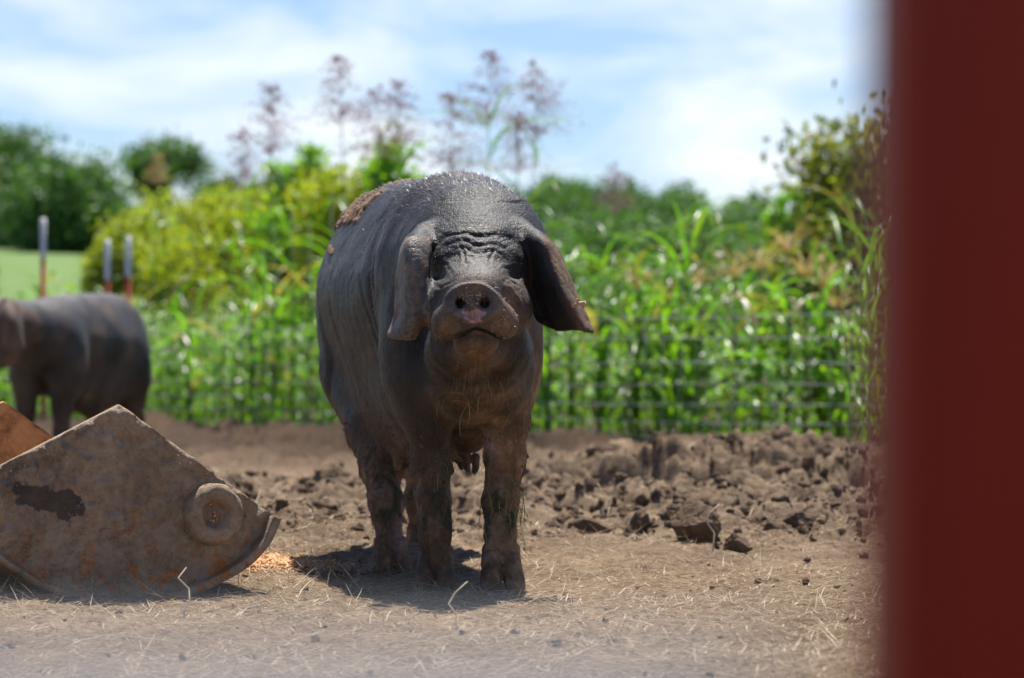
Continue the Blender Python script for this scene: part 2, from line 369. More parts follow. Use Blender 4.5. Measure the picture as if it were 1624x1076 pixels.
def ear_pts(rows, nu=46, nv=40):
    """rows of control points (top to tip); rows[i] = list of 4 points from the one edge to the other"""
    C = np.array(rows, float); a = C.shape[0]; t = np.linspace(0, a-1, nv)
    def cr_(A, t):
        i = np.clip(np.floor(t).astype(int), 0, len(A)-2); f = (t-i).reshape(-1, *[1]*(A.ndim-1))
        Ap = np.concatenate([2*A[:1]-A[1:2], A, 2*A[-1:]-A[-2:-1]]); p0, p1, p2, p3 = Ap[i], Ap[i+1], Ap[i+2], Ap[i+3]
        return .5*(2*p1+(p2-p0)*f+(2*p0-5*p1+4*p2-p3)*f*f+(3*p1-p0-3*p2+p3)*f**3)
    C = cr_(C, t); C = np.swapaxes(cr_(np.swapaxes(C, 0, 1), np.linspace(0, C.shape[1]-1, nu)), 0, 1)
    return C.reshape(-1, 3)

# ------------------------------------------------------------ the sow
fr = pig_frame((-.076, 6.04), R(12)); F0, bk, rt = fr
def Lc(u, l, z): return F0+bk*u+rt*l+np.array([0, 0, z])
S = SDF(); torso(S, fr)
# shoulders, neck
S.ell(Lc(.11, -.100, .50), (.075, .13, .19), .045); S.ell(Lc(.11, .096, .50), (.070, .13, .19), .045)
S.cone(Lc(.14, 0, .665), P(757, 425, 6.02), .160, .115, .07)
S.ell(Lc(-.02, .0, .705), (.135, .13, .105), .06)
S.ell(P(760, 582, 5.97), (.090, .10, .075), .06)          # dewlap and throat
S.ell(P(750, 618, 6.03), (.100, .07, .070), .05); S.cone(P(746, 640, 6.12), P(742, 690, 6.18), .050, .035, .05)
# haunches
S.ell(Lc(.93, -.095, .52), (.082, .16, .19), .05); S.ell(Lc(.93, .095, .52), (.082, .16, .19), .05)
# front legs
def leg(*q, k=.022): S.chain([(P(*a[:3]), a[3]) for a in q], k)
leg((684, 590, 6.06, .070), (680, 670, 6.08, .0455), (684, 735, 6.10, .0350), (687, 790, 6.08, .0315), (690, 850, 6.075, .0290), (691, 890, 6.07, .0275))
foot(S, -.155, 6.07, -.05, -1, 1.05)
leg((797, 590, 6.06, .064), (804, 665, 6.07, .0455), (800, 725, 6.08, .0375), (796, 790, 6.06, .0335), (793, 850, 6.05, .0285), (796, 892, 6.03, .026))
foot(S, -.020, 6.01, .10, -1, 1.12)
# hind legs
S.chain([(Lc(.84, -.09, .44), .10), (Lc(.68, -.100, .31), .052), (Lc(.60, -.095, .23), .036), (Lc(.53, -.092, .16), .0290), (Lc(.485, -.090, .07), .0265)], .03)
ft = Lc(.455, -.09, 0); foot(S, ft[0], ft[1], .2, -1, 1.)
S.chain([(Lc(.95, .12, .40), .11), (Lc(1.03, .10, .29), .062), (Lc(1.10, .095, .22), .036), (Lc(1.11, .09, .14), .029), (Lc(1.10, .088, .07), .028)], .035)
ft = Lc(1.07, .088, 0); foot(S, ft[0], ft[1], .2, -1, 1.)
S.chain([(Lc(1.18, 0, .66), .018), (Lc(1.235, .01, .60), .011), (Lc(1.24, .02, .50), .007), (Lc(1.235, .03, .40), .005)], .02)
# head
S.ell(P(757, 418, 5.93), (.110, .13, .100), .05)
S.ell(P(757, 398, 5.92), (.090, .10, .060), .04); S.cone(P(757, 398, 5.985), P(757, 440, 5.86), .092, .082, .04)
S.cone(P(757, 455, 5.84), P(752, 487, 5.70), .080, .056, .035)
S.ell(P(757, 452, 5.76), (.062, .09, .036), .03)
for sx_, px in ((-1, 711), (1, 795)):
    S.ell(P(px, 513, 5.685), (.033, .046, .034), .016)
    S.ell(P(px+sx_*-9, 497, 5.665), (.028, .034, .026), .016)
S.ell(P(698, 492, 5.80), (.036, .065, .042), .04); S.ell(P(814, 490, 5.80), (.038, .065, .044), .04)      # cheeks
S.ell(P(757, 556, 5.62), (.034, .065, .030), .012, cut=True)
S.ell(P(757, 556, 5.79), (.047, .078, .034), .015)                                                # lower jaw
S.ell(P(755, 545, 5.705), (.043, .040, .0285), .006)
S.ell(P(712, 556, 5.90), (.048, .08, .054), .05); S.ell(P(806, 556, 5.90), (.048, .08, .054), .05)  # jowls
S.ell(P(716, 412, 5.85), (.032, .040, .017), .03); S.ell(P(799, 412, 5.85), (.032, .040, .017), .03)   # brows
S.ell(P(694, 446, 5.815), (.016, .016, .008), .008); S.ell(P(818, 446, 5.815), (.016, .016, .008), .008)
# snout disc, tipped slightly up
ax_ = np.array([0.00, -1, .10]); ax_ /= np.linalg.norm(ax_); rx_ = np.array([1., 0, 0]); uz_ = np.cross(rx_, ax_); uz_ = uz_ if uz_[2] > 0 else -uz_
sc0 = P(750, 484, 5.632)
def snout(p):
    q = p-sc0; a = q@ax_; x = q@rx_; z = q@uz_; wz = np.where(z > 0, .0425, .036); wx = .0545-.18*np.clip(-z, 0, .05)
    rr = (np.sqrt((x/wx)**2+(z/wz)**2)-1)*.041; d = np.maximum(rr, np.abs(a)-.019); e = np.hypot(np.maximum(rr+.010, 0), np.maximum(np.abs(a)-.009, 0))-.010
    return e-.0035*bump(rr, -.004, .006)*(a > 0)
S.fn(snout, sc0-.06, sc0+.06, .020)
for dx in (-.0235, .0225):
    c_ = sc0+ax_*.020+rx_*dx+uz_*.003
    S.cone(c_+ax_*.006, c_-ax_*.035, .0115, .0085, .006, cut=True)
S.ell(P(748, 500, 5.608), (.007, .012, .010), .008, cut=True)
# mouth: a groove arching over the chin
mpts = [P(703, 541, 5.66), P(720, 537, 5.655), P(737, 528, 5.65), P(756, 521, 5.65), P(774, 527, 5.65), P(791, 536, 5.655), P(808, 541, 5.66)]
mt = np.linspace(0, 6, 31); mp_ = np.stack([np.interp(mt, range(7), [q[k] for q in mpts]) for k in range(3)], 1)
for a in mp_: S.cone(a+[0, -.06, -.0005], a+[0, .035, .002], .0042, .0030, .003, cut=True)
# ears
earL = [[P(683, 372, 5.89), P(672, 371, 5.87), P(660, 378, 5.85), P(652, 388, 5.86)],
        [P(681, 388, 5.82), P(666, 382, 5.80), P(648, 384, 5.79), P(637, 400, 5.84)],
        [P(679, 420, 5.80), P(666, 416, 5.765), P(646, 416, 5.765), P(632, 425, 5.83)],
        [P(680, 458, 5.79), P(667, 458, 5.755), P(646, 460, 5.76), P(631, 465, 5.83)],
        [P(676, 498, 5.785), P(660, 505, 5.755), P(642, 503, 5.76), P(630, 500, 5.82)],
        [P(655, 536, 5.78), P(645, 537, 5.765), P(630, 534, 5.77), P(619, 530, 5.80)]]
earR = [[P(826, 374, 5.89), P(838, 370, 5.875), P(850, 374, 5.87), P(858, 382, 5.90)],
        [P(828, 400, 5.88), P(842, 390, 5.85), P(861, 384, 5.80), P(880, 394, 5.86)],
        [P(834, 440, 5.89), P(850, 430, 5.865), P(870, 418, 5.785), P(897, 430, 5.86)],
        [P(844, 475, 5.89), P(862, 468, 5.870), P(884, 458, 5.78), P(911, 465, 5.855)],
        [P(852, 503, 5.89), P(872, 502, 5.870), P(899, 492, 5.785), P(926, 498, 5.85)],
        [P(858, 510, 5.88), P(884, 519, 5.865), P(914, 520, 5.80), P(939, 526, 5.83)]]
for E, s_ in ((earL, 1), (earR, -1)):
    pp = ear_pts(E); S.pts(pp+.0015*fbm(pp*30, 2, 2)[:, None], .0058, .014)
S.cone(P(672, 372, 5.90), P(655, 386, 5.855), .021, .014, .03); S.cone(P(832, 372, 5.90), P(850, 384, 5.865), .023, .015, .03)
# teats
for u, l in ((.30, -.07), (.36, .055), (.48, -.075), (.5, .07), (.62, .06), (.24, .05)): S.cone(Lc(u, l, .262), Lc(u-.005, l, .236), .012, .007, .012)
Vp, Qp = surface(S, (-.62, 5.52, -.02), (.30, 7.42, .93), .0036)
Vp[:, 2] = np.maximum(Vp[:, 2], .004)
# ---- skin folds and caked mud, carved into the surface
def folds(V, Q):
    N_ = vnormals(V, Q); d = np.zeros(len(V)); pr = np.stack([CX+V[:, 0]/V[:, 1]*FPX, HY-(V[:, 2]-CH)/V[:, 1]*FPX], 1)
    head = (V[:, 1] < 6.02) & (pr[:, 0] > 640) & (pr[:, 0] < 880) & (pr[:, 1] > 320) & (pr[:, 1] < 660)
    hi = np.where(head)[0]; ph = pr[hi]; ph = ph+2.6*np.stack([fbm(V[hi]*60, 2, 1), fbm(V[hi]*60, 2, 2)], 1)+6*np.stack([vnoise(V[hi]*19, 91), vnoise(V[hi]*19, 92)], 1)
    earm = ((pr[hi, 0] < 682) & (pr[hi, 1] > 372)) | (pr[hi, 0] > 838)
    def groove(poly, wpx, dep, ridge=.5):
        dep = dep*.48
        poly = np.array(poly, float); t = np.linspace(0, len(poly)-1, 60); ctl = np.stack([np.interp(t, range(len(poly)), poly[:, k]) for k in (0, 1)], 1)
        ker = np.hanning(15); ker /= ker.sum(); ctl = np.stack([np.convolve(np.pad(ctl[:, k], 7, 'edge'), ker, 'valid') for k in (0, 1)], 1)
        dd = np.sqrt(((ph[:, None]-ctl[None])**2).sum(-1)); j = dd.argmin(1); dm = dd.min(1); fade = np.sin(np.pi*np.clip(j/59., .03, .97))**.5
        d[hi] += np.where(earm, 0, (-dep*np.exp(-(dm/wpx)**2)+dep*ridge*np.exp(-((dm-wpx*2.3)/(wpx*1.3))**2))*fade)
    groove([(682, 398), (700, 378), (725, 371), (757, 377), (790, 371), (815, 378), (832, 396)], 3.4, .0042, .7)
    groove([(700, 396), (725, 386), (757, 390), (788, 386), (812, 396)], 2.2, .0022)
    groove([(714, 402), (734, 398), (757, 403), (780, 398), (800, 402)], 2.0, .003)
    groove([(722, 392), (735, 408), (742, 420)], 2.0, .0045); groove([(792, 392), (780, 408), (772, 420)], 2.0, .0045)
    groove([(737, 396), (750, 412), (757, 418), (764, 412), (777, 396)], 2.0, .0040)
    groove([(688, 452), (702, 454), (718, 446)], 2.2, .0035); groove([(826, 452), (812, 454), (798, 446)], 2.2, .0035)
    groove([(683, 425), (696, 420), (712, 424), (720, 434)], 2.0, .004); groove([(829, 425), (816, 420), (802, 424), (794, 434)], 2.0, .004)
    groove([(706, 476), (698, 490), (690, 520), (692, 545)], 2.2, .004); groove([(792, 462), (808, 462), (822, 478), (825, 500)], 2.2, .0065, .8)
    groove([(797, 448), (812, 446), (826, 455), (832, 480)], 2.0, .0045); groove([(704, 458), (694, 466), (687, 485)], 2.2, .004)
    groove([(672, 520), (676, 560), (700, 600), (745, 622), (800, 612), (838, 570), (846, 520)], 4.0, .004)
    groove([(690, 545), (702, 575), (735, 596), (775, 597), (812, 580), (830, 545)], 3.0, .004)
    groove([(726, 502), (720, 508), (712, 500)], 1.8, .0035); groove([(778, 502), (786, 508), (794, 502)], 1.8, .0035)
    groove([(734, 503), (732, 514)], 1.6, .003); groove([(768, 503), (770, 514)], 1.6, .003)
    for ex in (697, 815): d[hi] -= .007*np.exp(-((pr[hi, 0]-ex)/14)**2-((pr[hi, 1]-436)/9)**2)
    wr = 1-np.abs(fbm(V[hi]*np.array([26, 20, 105]), 2, 95))*2.2; fh = bump(pr[hi, 1], 385, 38)*(pr[hi, 0] > 684)*(pr[hi, 0] < 836); d[hi] -= .0016*np.clip(wr, 0, 1)**3*fh
    # body folds
    q = V-F0; u = q@bk; l = q@rt; z = V[:, 2]; side = sstep(.06, .16, np.abs(l)); wv = .02*np.sin(z*9+1)+.012*vnoise(V*9, 8)
    for c_, w_, a_, z0, z1, cv in ((.17, .010, .004, .50, .80, .5), (.235, .011, .0065, .36, .76, .3), (.285, .009, .0030, .45, .66, .2), (.62, .022, .0045, .32, .62, -.4), (.80, .014, .0045, .36, .74, .4)):
        bell = sstep(z0-.06, z0+.08, z)*(1-sstep(z1-.1, z1+.04, z))*side; uu = u-c_-wv*1.5-cv*(z-.55)**2*2
        d += a_*bell*(-np.exp(-(uu/w_)**2)+.5*np.exp(-((uu-2.2*w_)/(1.6*w_))**2))
    d += .0035*vnoise(V*11, 31)*(~head)+.0012*vnoise(V*40, 32)
    # mud on rump, legs
    a = np.zeros((len(V), 4), np.float32); a[:, 3] = 1
    lowr = 1-sstep(.20, .40, z+.05*vnoise(V*14, 41)); nn = fbm(V*np.array([38, 38, 22]), 3, 42)
    chest = bump(pr[:, 0], 765, 75)*sstep(600, 625, pr[:, 1])*(1-sstep(640, 720, pr[:, 1]))*(V[:, 1] < 6.3)
    legband = sstep(.08, .14, z)*(1-sstep(.22, .33, z))
    clod = np.clip(nn+.18, 0, 1)*legband*sstep(-.2, .2, vnoise(V*18, 43)+.25)
    strip = np.abs(vnoise(V*np.array([90, 90, 140]), 44))
    d += .008*clod+.0025*strip*legband
    rump = sstep(.50, .62, u)*bump(l, -.125+.03*(u-.8), .055)*sstep(.74, .80, z)
    rm = sstep(.05, .35, fbm(V*16, 4, 45)+.55*rump+.0)*sstep(.25, .5, rump); d += .010*rm*(.6+.6*fbm(V*45, 2, 46))
    topm = sstep(.25, .45, fbm(V*24, 3, 47))*sstep(.845, .865, z)*bump(l, -.02, .09)*sstep(.45, .8, u); d += .008*topm
    spot = sstep(.70, .8, np.exp(-(((pr[:, 0]-527)/9)**2+((pr[:, 1]-398)/15)**2))+.2*vnoise(V*60, 48)); d += .003*spot
    right = sstep(.0, .16, l)*(1-sstep(.48, .64, z))
    dirt = np.clip(1.1*lowr*(.7+.5*nn)+.95*chest*(.7+.7*fbm(V*20, 3, 49))+.9*right*(.8+.4*nn)*(u > -.05), 0, 1)
    dust = np.clip(sstep(.1, .6, fbm(V*7, 4, 51))*.09+.10*sstep(.3, .7, fbm(V*30, 3, 52)), 0, 1)
    chin = bump(pr[:, 0], 757, 38)*bump(pr[:, 1], 562, 32)*(V[:, 1] < 5.95)
    cheek = (bump(pr[:, 0], 812, 20)*bump(pr[:, 1], 480, 28)+.8*bump(pr[:, 0], 800, 22)*bump(pr[:, 1], 520, 15)+.7*bump(pr[:, 0], 705, 18)*bump(pr[:, 1], 520, 22))*(V[:, 1] < 5.85)
    er = sstep(-4, 6, pr[:, 0]-(861+(pr[:, 1]-384)*.39))*(V[:, 1] < 5.93)*(pr[:, 1] > 372)*(pr[:, 1] < 540)*1.; el_ = (pr[:, 0] < 682)*(V[:, 1] < 5.87)*(pr[:, 1] > 375)*(pr[:, 1] < 545)*1.
    bri = bump(pr[:, 0], 757, 32)*bump(pr[:, 1], 447, 14)*(V[:, 1] < 5.8)
    facem = np.clip(bump(pr[:, 0], 755, 62)*bump(pr[:, 1], 495, 48)*1.5+.8*bump(pr[:, 0], 757, 50)*bump(pr[:, 1], 420, 30), 0, 1)*(V[:, 1] < 5.84)*(pr[:, 0] > 684)*(pr[:, 0] < 838)*(.75+.5*fbm(V*40, 3, 58))
    a[:, 0] = np.clip(np.maximum.reduce([rm, topm*.9, spot, clod*1.2*.45, 1.0*chin, er*(.62+.3*nn), el_*(.02+.75*sstep(.05, .45, fbm(V*34, 3, 53))), .7*cheek, .45*bri, dirt]), 0, 1)
    pk = np.exp(-(((pr[:, 0]-750)/19)**2+((pr[:, 1]-499)/13)**2))+.28*vnoise(V*160, 54)-.5*bump(pr[:, 0], 746, 7)*bump(pr[:, 1], 492, 6)
    a[:, 1] = sstep(.42, .5, pk)*(V[:, 1] < 5.66)
    thighpink = bump(pr[:, 0], 777, 9)*bump(pr[:, 1], 712, 22)*(V[:, 1] < 6.2)*.9+bump(pr[:, 0], 632, 13)*bump(pr[:, 1], 800, 75)*(V[:, 1] > 6.3)*(V[:, 1] < 6.75)*.75
    a[:, 1] = np.maximum(a[:, 1], np.clip(thighpink*(.7+.8*nn), 0, .8))
    a[:, 2] = np.clip(dust+.9*el_+.85*facem, 0, 1)  # face and left ear paled: dust plus sunlight painted into the skin colour
    a[:, 3] = np.clip(clod*2.4, 0, 1)
    low = 1-sstep(.10, .19, z+.03*vnoise(V*20, 57)); a[:, 0] = np.maximum(a[:, 0], low*(.55+.4*nn))
    return V+N_*d[:, None], a, N_, pr, u, l
Vp, att, Np, prp, up_, lp_ = folds(Vp, Qp)
Vp[:, 2] = np.maximum(Vp[:, 2], .003)
def skinmat(name):
    m = M(name); at = m.attr('skin'); al = m.N.new('ShaderNodeAttribute'); al.attribute_name = 'skin'
    n1 = m.noise(9, 6, .65); n2 = m.noise(95, 5, .65); n3 = m.noise(420, 3, .6)
    c = m.ramp(n1, (.3, (.0105, .0100, .0105)), (.7, (.025, .023, .0235)))
    c = m.mix(m.math('MULTIPLY', at[2], m.ramp(n2, (.35, .35), (.65, 1.))), c, (.165, .145, .130))
    mn_ = m.math('ADD', m.math('MULTIPLY', m.noise(13, 6, .72, m.scaled((1, 1, .45)), .4), .75), m.math('MULTIPLY', n2, .25))
    mud = m.ramp(mn_, (.38, (.070, .040, .022)), (.50, (.18, .098, .050)), (.64, (.38, .245, .14)))
    mf = m.math('MULTIPLY', at[0], m.ramp(m.noise(24, 6, .75), (.28, .62), (.55, 1.0)))
    c = m.mix(mf, c, mud)
    c = m.mix(at[1], c, m.ramp(n2, (.35, (.28, .155, .14)), (.65, (.46, .28, .25))))
    c = m.mix(al.outputs['Alpha'], c, m.ramp(n2, (.35, (.030, .027, .016)), (.68, (.085, .070, .040))))
    st = m.scaled((1, 1, .38)); cr1 = m.vor(120, 'DISTANCE_TO_EDGE', st); cr2 = m.vor(260, 'DISTANCE_TO_EDGE', m.scaled((1, 1, .7)))
    h = m.bump(m.ramp(cr1, (0., 0.), (.22, 1.)), .0011, .5)
    h = m.bump(m.ramp(cr2, (0., 0.), (.25, 1.)), .0008, .6, h); h = m.bump(n2, .003, .45, h); h = m.bump(n3, .0006, .5, h)
    return m.set(c, m.mix(at[0], m.ramp(n2, (.3, .42), (.7, .58)), (.92, .92, .92)), h, Specular_IOR_Level=.26, Sheen_Weight=.03, Sheen_Roughness=.4)
skin = skinmat('pig_skin')
pig = empty('pig', (F0[0]-.1, F0[1]+.4, 0))
tag(pig, 'large black sow with drooping ears standing and facing the camera, muddy legs', 'pig')
def body_obj(V, Q, att, parent, mat):
    b = obj('body', V, Q, None, mat, parent, True); a = b.data.attributes.new('skin', 'FLOAT_COLOR', 'POINT'); a.data.foreach_set('color', att.astype(np.float32).ravel()); return b
body_obj(Vp, Qp, att, pig, skin)
m = M('eye_dark'); eyem = m.set((.008, .006, .005), .08)
for px in (695, 817):
    c_ = P(px, 437, 5.835); v, t = ICO2; obj('eye', v*.0085+c_, None, t, eyem, pig, True)
# hair: fine bristles over back, neck, flanks and chin
def hairs(n, wt, V, N_, dirf, Lf, W, name, mat, parent, seed=1):
    rg = np.random.default_rng(seed); p_ = wt/wt.sum(); i = rg.choice(len(V), n, p=p_); c = V[i]+rg.normal(size=(n, 3))*.0015; nn = N_[i]
    d = dirf(c, nn, rg); d /= np.linalg.norm(d, axis=1)[:, None]; Ln = (Lf(c)*rg.uniform(.6, 1.3, n))[:, None]
    sd = np.cross(d, rg.normal(size=(n, 3))); sd /= np.linalg.norm(sd, axis=1)[:, None]; g_ = np.array([0, 0, -.25])*Ln
    c0 = c-nn*.001; m1 = c0+d*Ln*.5; e = c0+d*Ln+g_; w_ = W*.5
    Vv = np.stack([c0-sd*w_, c0+sd*w_, m1+sd*w_*.8, m1-sd*w_*.8, e], 1).reshape(-1, 3); k = np.arange(n)[:, None]*5
    return obj(name, Vv, k+np.array([[0, 1, 2, 3]]), k+np.array([[3, 2, 4]]), mat, parent)
m = M('bristle'); hairm = m.set((.15, .145, .155), .40, Specular_IOR_Level=.6)
m = M('chin_hair'); hair2 = m.set((.30, .19, .10), .5)
zp = Vp[:, 2]; notear = ~(((prp[:, 0] < 684) & (prp[:, 1] > 376) & (Vp[:, 1] < 5.87)) | ((prp[:, 0] > 846) & (Vp[:, 1] < 5.93)))
wt = (.16*sstep(.30, .5, zp)+2.8*sstep(.70, .85, zp)*(up_ < .35))*notear*(Vp[:, 1] > 5.78)
hb = hairs(34000, wt, Vp, Np, lambda c, n, g_: n*(.22+.35*sstep(.74, .84, c[:, 2:]))+bk*.8+np.array([0, 0, -.25])+g_.normal(size=c.shape)*.18, lambda c: np.where(c[:, 2] > .76, .021, .012), .00038, 'bristles', hairm, pig)
tag(hb, kind='stuff')
wt = bump(prp[:, 0], 765, 38)*bump(prp[:, 1], 612, 14)*(Vp[:, 1] < 6.0)+.12*bump(prp[:, 0], 757, 30)*bump(prp[:, 1], 575, 20)*(Vp[:, 1] < 5.9)
hc = hairs(150, wt, Vp, Np, lambda c, n, g_: n*.5+np.array([0, 0, -1.])+g_.normal(size=c.shape)*.3, lambda c: c[:, 0]*0+.024, .0005, 'chin_hairs', hair2, pig, 2); tag(hc, kind='stuff')
wt = ((prp[:, 0] > 690) & (prp[:, 0] < 830) & (prp[:, 1] > 400) & (prp[:, 1] < 545) & (Vp[:, 1] < 5.85))*1.
hw = hairs(1100, wt, Vp, Np, lambda c, n, g_: n*.7+g_.normal(size=c.shape)*.5, lambda c: c[:, 0]*0+.009, .0004, 'face_hairs', hairm, pig, 3); tag(hw, kind='stuff')
hl_ = hairs(5200, (zp > .02)*(zp < .36)*1., Vp, Np, lambda c, n, g_: n*.45+np.array([0, 0, -1.])+g_.normal(size=c.shape)*.35, lambda c: c[:, 0]*0+.014, .0008, 'leg_hairs', M('leg_hair').set((.10, .07, .045), .7), pig, 4); tag(hl_, kind='stuff')
# crumbs on the snout, grass caught on the legs
def crumbs(cs, sizes, V0=ICO1, sd=5):
    rg = np.random.default_rng(sd); n = len(cs); v, t = V0; k = len(v)
    V = v[None]*rg.uniform(.55, 1.3, (n, 1, 3))*(1+.28*rg.normal(size=(n, k, 1)))*np.asarray(sizes)[:, None, None]; a = rg.uniform(0, 6.28, n); ca, sa = np.cos(a)[:, None], np.sin(a)[:, None]
    V = np.stack([V[..., 0]*ca-V[..., 1]*sa, V[..., 0]*sa+V[..., 1]*ca, V[..., 2]], -1)+np.asarray(cs)[:, None]
    return V.reshape(-1, 3), None, (t[None]+(np.arange(n)*k)[:, None, None]).reshape(-1, 3)
def on_pig(n, wt, sd, lift=.001): rg = np.random.default_rng(sd); i = rg.choice(len(Vp), n, p=wt/wt.sum()); return Vp[i]+Np[i]*lift, Np[i]
wt = np.exp(-(((prp[:, 0]-750)/14)**2+((prp[:, 1]-468)/10)**2))*(Vp[:, 1] < 5.68)+.35*np.exp(-(((prp[:, 0]-798)/9)**2+((prp[:, 1]-515)/12)**2))*(Vp[:, 1] < 5.7)
cs, _ = on_pig(80, wt, 11); m = M('feed'); g_ = m.N.new('ShaderNodeNewGeometry')
feedm = m.set(m.ramp(g_.outputs['Random Per Island'], (0, (.34, .16, .06)), (.5, (.56, .29, .12)), (1, (.70, .44, .22))), .8)
v_, q_, t_ = crumbs(cs, rng.uniform(.0007, .0019, 80)); tag(obj('feed_crumbs', v_, q_, t_, feedm, pig), kind='stuff')
grassm = leafmat('fresh_grass', [(.10, .13, .03), (.19, .23, .06), (.26, .25, .10)], .2, .5)
strawm = leafmat('straw', [(.33, .24, .15), (.50, .40, .27), (.64, .54, .40), (.38, .26, .15), (.18, .125, .085)], .12, .55, (1, 1, 1))
def strands(pos, az, L, W, mat, name, parent=None, droop=.8, p0=.3, **k):
    v, q, t = blades(pos, az, p0, L, W, droop, 3, .5, .35); return obj(name, v, q, t, mat, parent, **k)
wt = (bump(prp[:, 0], 800, 24)*bump(prp[:, 1], 795, 28)+.25*bump(prp[:, 0], 690, 26)*bump(prp[:, 1], 745, 22)+.12*bump(prp[:, 0], 770, 60)*bump(prp[:, 1], 625, 16))*(Vp[:, 1] < 6.2)
ps, ns = on_pig(110, wt, 12, .004); v1 = blades(ps, rng.uniform(3.3, 6.1, 110), rng.uniform(-1., .4, 110), rng.uniform(.03, .09, 110), .0022, rng.uniform(.5, 2.5, 110), 6, .4, 2.)
tag(obj('caked_grass', *v1, grassm, pig), kind='stuff')
ps, ns = on_pig(420, (zp > .10)*(zp < .33)*(Vp[:, 1] < 6.7)*1., 13, .001); v_, q_, t_ = crumbs(ps, rng.uniform(.0012, .0036, 420))
tag(obj('caked_mud', v_, q_, t_, M('caked_mud').set((.11, .08, .05), .95), pig), kind='stuff')
rump_w = att[:, 0]*(up_ > .5)*(zp > .76)*(prp[:, 0] < 700); ps, ns = on_pig(90, rump_w+1e-9, 14, .001); v_, q_, t_ = crumbs(ps, rng.uniform(.001, .004, 90))
tag(obj('dried_mud', v_, q_, t_, M('dried_mud').set((.33, .25, .17), .95), pig), kind='stuff')
# twig on the ear
v1 = join([tube([P(907, 487, 5.775), P(917, 482, 5.77), P(928, 482, 5.765)], [.003, .004, .006], 7), tube([P(917, 482, 5.77), P(915, 474, 5.765)], [.003, .0015], 6), tube([P(924, 481, 5.77), P(925, 489, 5.765)], [.004, .0015], 6)])
tag(obj('twig', *v1, M('twig').set((.42, .28, .17), .8), smooth=True, origin=P(917, 482, 5.77)), 'small pale brown twig stuck to the rim of the sow\'s drooping ear', 'twig')

# ------------------------------------------------------------ second pig, farther back on the left
fr2 = pig_frame((-2.30, 14.6), R(-15)); G0, b2, r2 = fr2
def L2(u, l, z): return G0+b2*u*.94+r2*l*.94+np.array([0, 0, z*.975])
S = SDF(); torso(S, fr2, .97)
S.ell(L2(.10, -.12, .50), (.09, .14, .19), .06); S.ell(L2(.10, .12, .50), (.09, .14, .19), .06)
S.ell(L2(.93, -.11, .50), (.11, .16, .19), .06); S.ell(L2(.93, .11, .50), (.11, .16, .19), .06)
hd = P(-14, 512, 14.2); S.cone(L2(.02, 0, .64), hd, .165, .12, .07)
sn = hd+np.array([-.20, -.13, -.13]); S.ell(hd, .115, .04); S.cone(hd, sn, .10, .05, .04); S.cone(hd+[.0, 0, -.05], sn+[.04, .02, -.02], .085, .04, .03)
for l in (-.1, .1):
    S.chain([(L2(.03, l, .42), .075), (L2(.04, l, .27), .046), (L2(.03, l, .15), .036), (L2(.02, l, .06), .031)], .03); q = L2(0, l, 0); foot(S, q[0], q[1], -.4, -1, 1)
    uu = .85 if l < 0 else .97
    S.chain([(L2(uu, l, .40), .11), (L2(uu+.02, l, .28), .065), (L2(uu+.10, l, .21), .038), (L2(uu+.08, l, .06), .030)], .03); q = L2(uu+.06, l, 0); foot(S, q[0], q[1], -.4, -1, 1)
S.chain([(L2(1.17, 0, .66), .016), (L2(1.24, 0, .58), .009), (L2(1.22, 0, .42), .005)], .02)
for sg in (1, -1):
    e0 = hd+np.array([.05, -.02, .10]) if sg > 0 else hd+np.array([-.12, .05, .09])
    o_ = np.array([.02, -.10, 0]) if sg > 0 else np.array([-.08, .02, 0]); rows = []
    for k, (dz, wd, ou) in enumerate(((0, .03, .1), (-.03, .055, .6), (-.10, .068, 1.), (-.17, .060, 1.1), (-.235, .022, 1.25))):
        ce = e0+o_*ou+np.array([0, 0, dz]); sd_ = np.array([.95, .1, 0]) if sg > 0 else np.array([.3, .9, 0])
        rows.append([ce-sd_*wd, ce-sd_*wd*.35, ce+sd_*wd*.35, ce+sd_*wd])
    if sg > 0: rows = [[P(a, b, c) for a, b, c in r_] for r_ in (((2, 478, 14.08), (10, 474, 14.04), (20, 478, 14.04), (30, 486, 14.10)), ((-8, 505, 14.0), (8, 500, 13.95), (24, 505, 13.95), (34, 515, 14.02)), ((-12, 535, 13.98), (6, 532, 13.92), (26, 535, 13.92), (37, 543, 13.98)), ((-14, 562, 13.97), (2, 566, 13.92), (22, 565, 13.92), (36, 557, 13.96)), ((-8, 580, 13.96), (-2, 583, 13.93), (8, 582, 13.93), (18, 575, 13.95)))]
    S.pts(ear_pts(rows), .010, .02)
V2, Q2 = surface(S, (-3.15, 13.9, -.02), (-1.0, 16.3, .92), .0085); V2[:, 2] = np.maximum(V2[:, 2], .003)
N2 = vnormals(V2, Q2); V2 = V2+N2*(.004*vnoise(V2*10, 3))[:, None]
a2 = np.zeros((len(V2), 4), np.float32); pr2 = np.stack([CX+V2[:, 0]/V2[:, 1]*FPX, HY-(V2[:, 2]-CH)/V2[:, 1]*FPX], 1)
a2[:, 0] = np.clip(.3*(1-sstep(.1, .45, V2[:, 2]))+.3*sstep(.1, .4, fbm(V2*6, 3, 5)), 0, 1); a2[:, 2] = np.clip(.12+.5*fbm(V2*5, 3, 6), 0, 1)
earm2 = (pr2[:, 0] < 42)*(V2[:, 1] < G0[1]-.33)*1.; a2[:, 0] = np.maximum(a2[:, 0], .35*earm2)
pig2 = empty('pig', (G0[0]+.2, G0[1]+.4, 0)); tag(pig2, 'smaller looking dark grey pig standing farther back at the left edge, head cut off', 'pig')
body_obj(V2, Q2, a2, pig2, skin)

